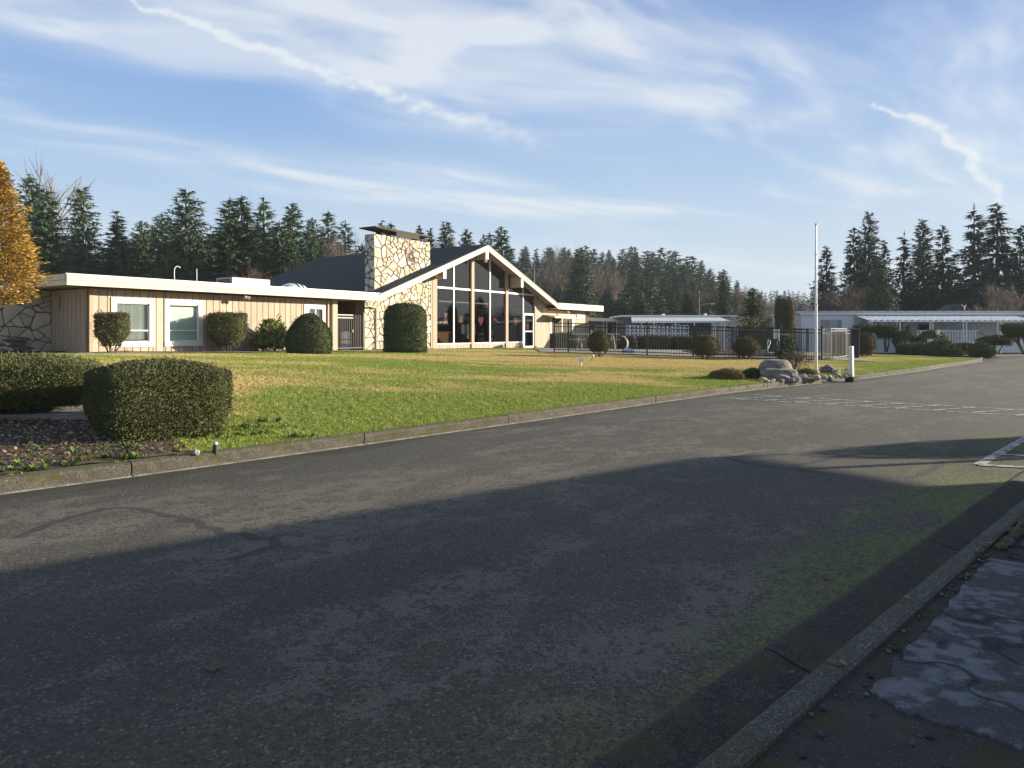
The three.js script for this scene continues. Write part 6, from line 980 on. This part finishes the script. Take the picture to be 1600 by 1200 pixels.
{ // broken driveway at the right: base, then the peeling slab with a ragged edge
  const W = (s, n) => xd(s, n), nn = NR - .42;
  const base = geoFrom([...[[-4, nn], [40, nn], [40, -30], [-4, -30]].flatMap(([s, n]) => { const [X, d] = W(s, n); return [X, .008, -d]; })], [0, 1, 2, 0, 2, 3], null, [-4, nn, 40, nn, 40, -30, -4, -30].map((v) => v / 1.6)); if (base.attributes.normal.getY(0) < 0) { base.index.array.reverse(); base.computeVertexNormals(); }
  structure('verge', base, new THREE.MeshStandardMaterial({ roughness: 1, bumpMap: grit, bumpScale: .01, map: texture(1024, 1024, (u, v) => { const f = fbm(u * 14, v * 14, 831, 5), g = hash2(Math.floor(u * 260), Math.floor(v * 260), 832), moss = sm(.5, .62, fbm(u * 5, v * 5, 833, 5)) * .7; let k = .030 + .035 * f + .02 * g; if (g > .985) k += .10; return [lerp(k, .05, moss), lerp(k * .92, .055, moss), lerp(k * .74, .014, moss)]; }) }));
  // slab outline in (s, n)
  const R = rng(83), out = []; const edge = [[3.5, -2.6], [3.40, .3], [3.42, .6], [3.36, .95], [3.46, 1.15], [3.9, 1.17], [4.65, 1.2], [5.4, 1.2], [6.1, 1.2], [6.2, .3], [6.25, -2.6]];
  for (let i = 0; i < edge.length - 1; i++) for (let k = 0; k < 8; k++) { const t = k / 8; out.push([lerp(edge[i][0], edge[i + 1][0], t) + (fbm(i * 3 + t * 5, 1, 845, 3) - .5) * .12, lerp(edge[i][1], edge[i + 1][1], t) + (fbm(i * 3 + t * 5, 7, 846, 3) - .5) * .12]); } out.push(edge[edge.length - 1]);
  const g = slab(out.map(([s, n]) => W(s, n)), -.01, .024, .006); g.rotateX(-Math.PI / 2); const p = g.attributes.position, uv = []; for (let i = 0; i < p.count; i++) { const [s, n] = sn(p.getX(i), -p.getZ(i)); uv.push((s - .8) / 5.6, (n + 2.8) / 4.2); p.setY(i, p.getY(i) + .018 * (fbm(s * 1.2, n * 1.2, 841, 3) - .5)); } g.setAttribute('uv', new THREE.Float32BufferAttribute(uv, 2)); g.computeVertexNormals();
  structure('driveway', g, new THREE.MeshStandardMaterial({ roughness: .85, bumpMap: grit, bumpScale: .006, map: texture(1536, 1152, (u, v) => {
    const s = u * 5.6, n = v * 4.2, p = (s - n) * .7, q = (s + n) * .7, big = fbm(p * .7, q * 1.6, 851, 4), mid = fbm(p * 2.6, q * 7.5, 852, 5), fine = fbm(s * 16, n * 16, 853, 4), gr = hash2(Math.floor(s * 200), Math.floor(n * 200), 854), peel = sm(.505, .565, big * .36 + mid * .38 + fine * .26 + (gr - .5) * .05) * sm(.22, .5, fine + .3 * (gr - .3)), crack = sm(.018, .004, Math.abs(fbm(s * 1.1, n * 1.1, 855, 4) - .5));
    let k = .034 + .022 * fine + .022 * gr; if (gr > .97) k += .10; const mossy = sm(.55, .66, fbm(s * 3 + 4, n * 3, 858, 4)) * .5; let r = k, gg = k * 1.0, b = k * 1.05; const pale = .09 + .13 * fine; r = lerp(r, .04, mossy); gg = lerp(gg, .045, mossy); b = lerp(b, .02, mossy); r = lerp(r, pale * .93, peel * .85); gg = lerp(gg, pale * .97, peel * .85); b = lerp(b, pale * 1.06, peel * .85); const c = 1 - .75 * crack; return [r * c, gg * c, b * c]; }) })).userData.label = 'dark driveway slab with peeling pale coating';
  // loose chips, leaves
  const pm = [0, 1, 2].map((i) => rock(1, .6, .8, 180 + i, 1, 0, .5)), M = new THREE.Matrix4(), q = new THREE.Quaternion(); 
  const peb = new THREE.InstancedMesh(pm[0], rockMats[1], 420), Rr = rng(85); for (let i = 0; i < 420; i++) { const s = .6 + Rr() * 6.2, n = nn - Math.pow(Rr(), 1.4) * (s < 3.3 ? .8 : .18) - .02, [X, d] = W(s, n), k = .008 + Math.pow(Rr(), 3) * .035; M.compose(new THREE.Vector3(X, .014 + k * .1, -d), q.setFromEuler(new THREE.Euler(0, Rr() * 6, 0)), new THREE.Vector3(k, k, k)); peb.setMatrixAt(i, M); peb.setColorAt(i, new THREE.Color().setScalar(.35 + Rr() * .9)); } peb.name = 'gravel'; peb.userData = { kind: 'stuff', label: 'loose gravel between the low kerb and the broken driveway', category: 'gravel' }; peb.castShadow = peb.receiveShadow = true; scene.add(peb);
  const lf = new Leaves(); { const o = Array.from({ length: 9 }, (_, i) => { const a = i / 9 * 6.28; return [Math.cos(a) * .03 * (i % 2 ? 1 : .7), .004 + .006 * Math.sin(a * 2), Math.sin(a) * .022 * (i % 2 ? 1 : .75)]; }); for (let i = 0; i < 9; i++) lf.tri([0, .001, 0], o[i], o[(i + 1) % 9], [1, 1, 1]); }
  const lg = lf.geo(), lm = [[.20, .10, .05], [.28, .17, .08], [.13, .08, .05]].map((c) => mat(...c, .9, { side: THREE.DoubleSide }));
  [[1262, 1056], [1316, 1052], [1540, 862], [1532, 868], [1546, 858], [1527, 874], [1236, 1047], [1100, 1085], [335, 1047], [1552, 792], [1416, 946], [1290, 905], [1440, 870]].forEach(([px, py], i) => { const [X, d] = onRoad(px, py), [s, n] = sn(X, d), y = n > NR ? .004 : n > NR - .29 ? -.012 : n > NR - .44 ? .045 : .02; const o = single('fallen_leaf', ['brown curled leaf in the gutter near the second joint', 'reddish leaf beside the low kerb near the broken slab', 'brown leaf in the corner where driveway meets the cobbles', 'tan leaf in the corner where driveway meets the cobbles, lowest', 'tan leaf in the corner where driveway meets the cobbles, rightmost', 'dark leaf in the corner where driveway meets the cobbles, leftmost', 'pale long leaf lying in the gutter pan', 'small leaf on the dark gutter near the bottom', 'lone tan leaf on the shaded road at the left', 'pale leaf in the far gutter', 'small leaf in the gutter left of the driveway corner', 'tiny leaf on the mossy road edge', 'leaf on the low kerb left of the driveway corner'][i], 'leaf', lg, lm[i % 3], [X, y + .004, -d], i * 1.7); o.scale.setScalar(.7 + (i % 3) * .3); });
  // mossy cobble edging with grass beyond the driveway
  const R2 = rng(87); let c = 0;
  for (let s = 6.45; s < 9.6; s += .105) for (let r = 0; r < 4; r++) { if (r && R2() < .25) continue; const [X, d] = W(s + (R2() - .5) * .05, nn - .07 - r * .13 + (R2() - .5) * .04); if (X / d > .75) continue; const k = .09 + R2() * .05; single('cobble', r ? 'grey cobble in the strip beyond the driveway' : 'mossy cobble edging the low kerb beyond the driveway', 'cobble', pm[c++ % 3], r ? rockMats[[0, 1, 3][c % 3]] : cobMoss(), [X, .03, -d], R2() * 6, r ? 'loose cobbles beyond the driveway' : 'mossy cobbles edging the kerb').scale.setScalar(k); }
  const T = new Leaves(); for (let k = 0; k < 900; k++) { const s = 6.7 + R2() * 1.6, n = nn - .25 - R2() * .45, [X, d] = W(s, n); T.spike([X, .0, -d], norm([(R2() - .5) * 1.3, 1, (R2() - .5) * 1.3]), norm([R2() - .5, 0, R2() - .5]), .05 + R2() * .08, .004, pick(R2, [[.07, .13, .02], [.10, .16, .03], [.05, .09, .02]], .3)); } const tg = mesh('weed_grass', T.geo(), leafMat, scene); tg.userData = { kind: 'stuff', label: 'green grass tuft growing between the cobbles beyond the driveway', category: 'grass' };
  function cobMoss() { return cobMoss.m ??= new THREE.MeshStandardMaterial({ map: texture(128, 128, (u, v) => { const m = sm(.42, .58, fbm(u * 6, v * 6, 871, 4)), k = .07 + .06 * fbm(u * 12, v * 12, 872, 3); return [lerp(k, .075, m), lerp(k, .085, m), lerp(k, .02, m)]; }), roughness: 1 }); }
}
{ // the home on the right, outside the frame, whose roof shades the street
  const h = thing('mobile_home', 'beige mobile home with wide flat porch roof beside the driveway', 'mobile home', [4, 0, -3.4], Math.atan2(.6, .8));
  mesh('roof', rbox(0, 15.0, 2.86, 3.02, .0, 5.6, .03), roofTar, h); mesh('fascia', rbox(-.03, 15.03, 2.78, 3.03, -.06, -.002, .01), cream, h);
  mesh('wall', span(.4, 11.4, .02, 2.855, .7, 5.2), tan[1], h); for (let k = 0; k < 36; k++) mesh('board', rbox(.4 + k * .305, .69 + k * .305, .3, 2.85, .66, .698, .006), tan[k % 4], h);
  for (const x of [13]) for (const z of [.15, 5.3]) mesh('porch_post', rbox(x - .05, x + .05, 0, 2.855, z - .05, z + .05, .008), aluWhite, h);
  for (const x of [2.5, 6, 9]) { const w = new THREE.Group(); w.name = 'window'; h.add(w); mesh('frame', rbox(x - .7, x + .7, 1.1, 2.2, .62, .658, .006), white, w); mesh('pane', rbox(x - .6, x + .6, 1.2, 2.1, .60, .618, .003), darkGlass, w); }
  const p = [14.5, -.02, -11.9]; shrub('pointed arborvitae beside the porch outside the right edge', 'arborvitae', p, 0, { w: 1.75, h: 1.75, dome: .55, ex: 2, prof: (v) => lerp(.9, 1, sm(0, .4, v)) * lerp(1, .85, sm(.5, 1, v)), seed: 99, lump: .06 }, 5000, .08, .02, YEW, { name: 'arborvitae', opt: { core: .92 } });
}
renderer.render(scene, camera);
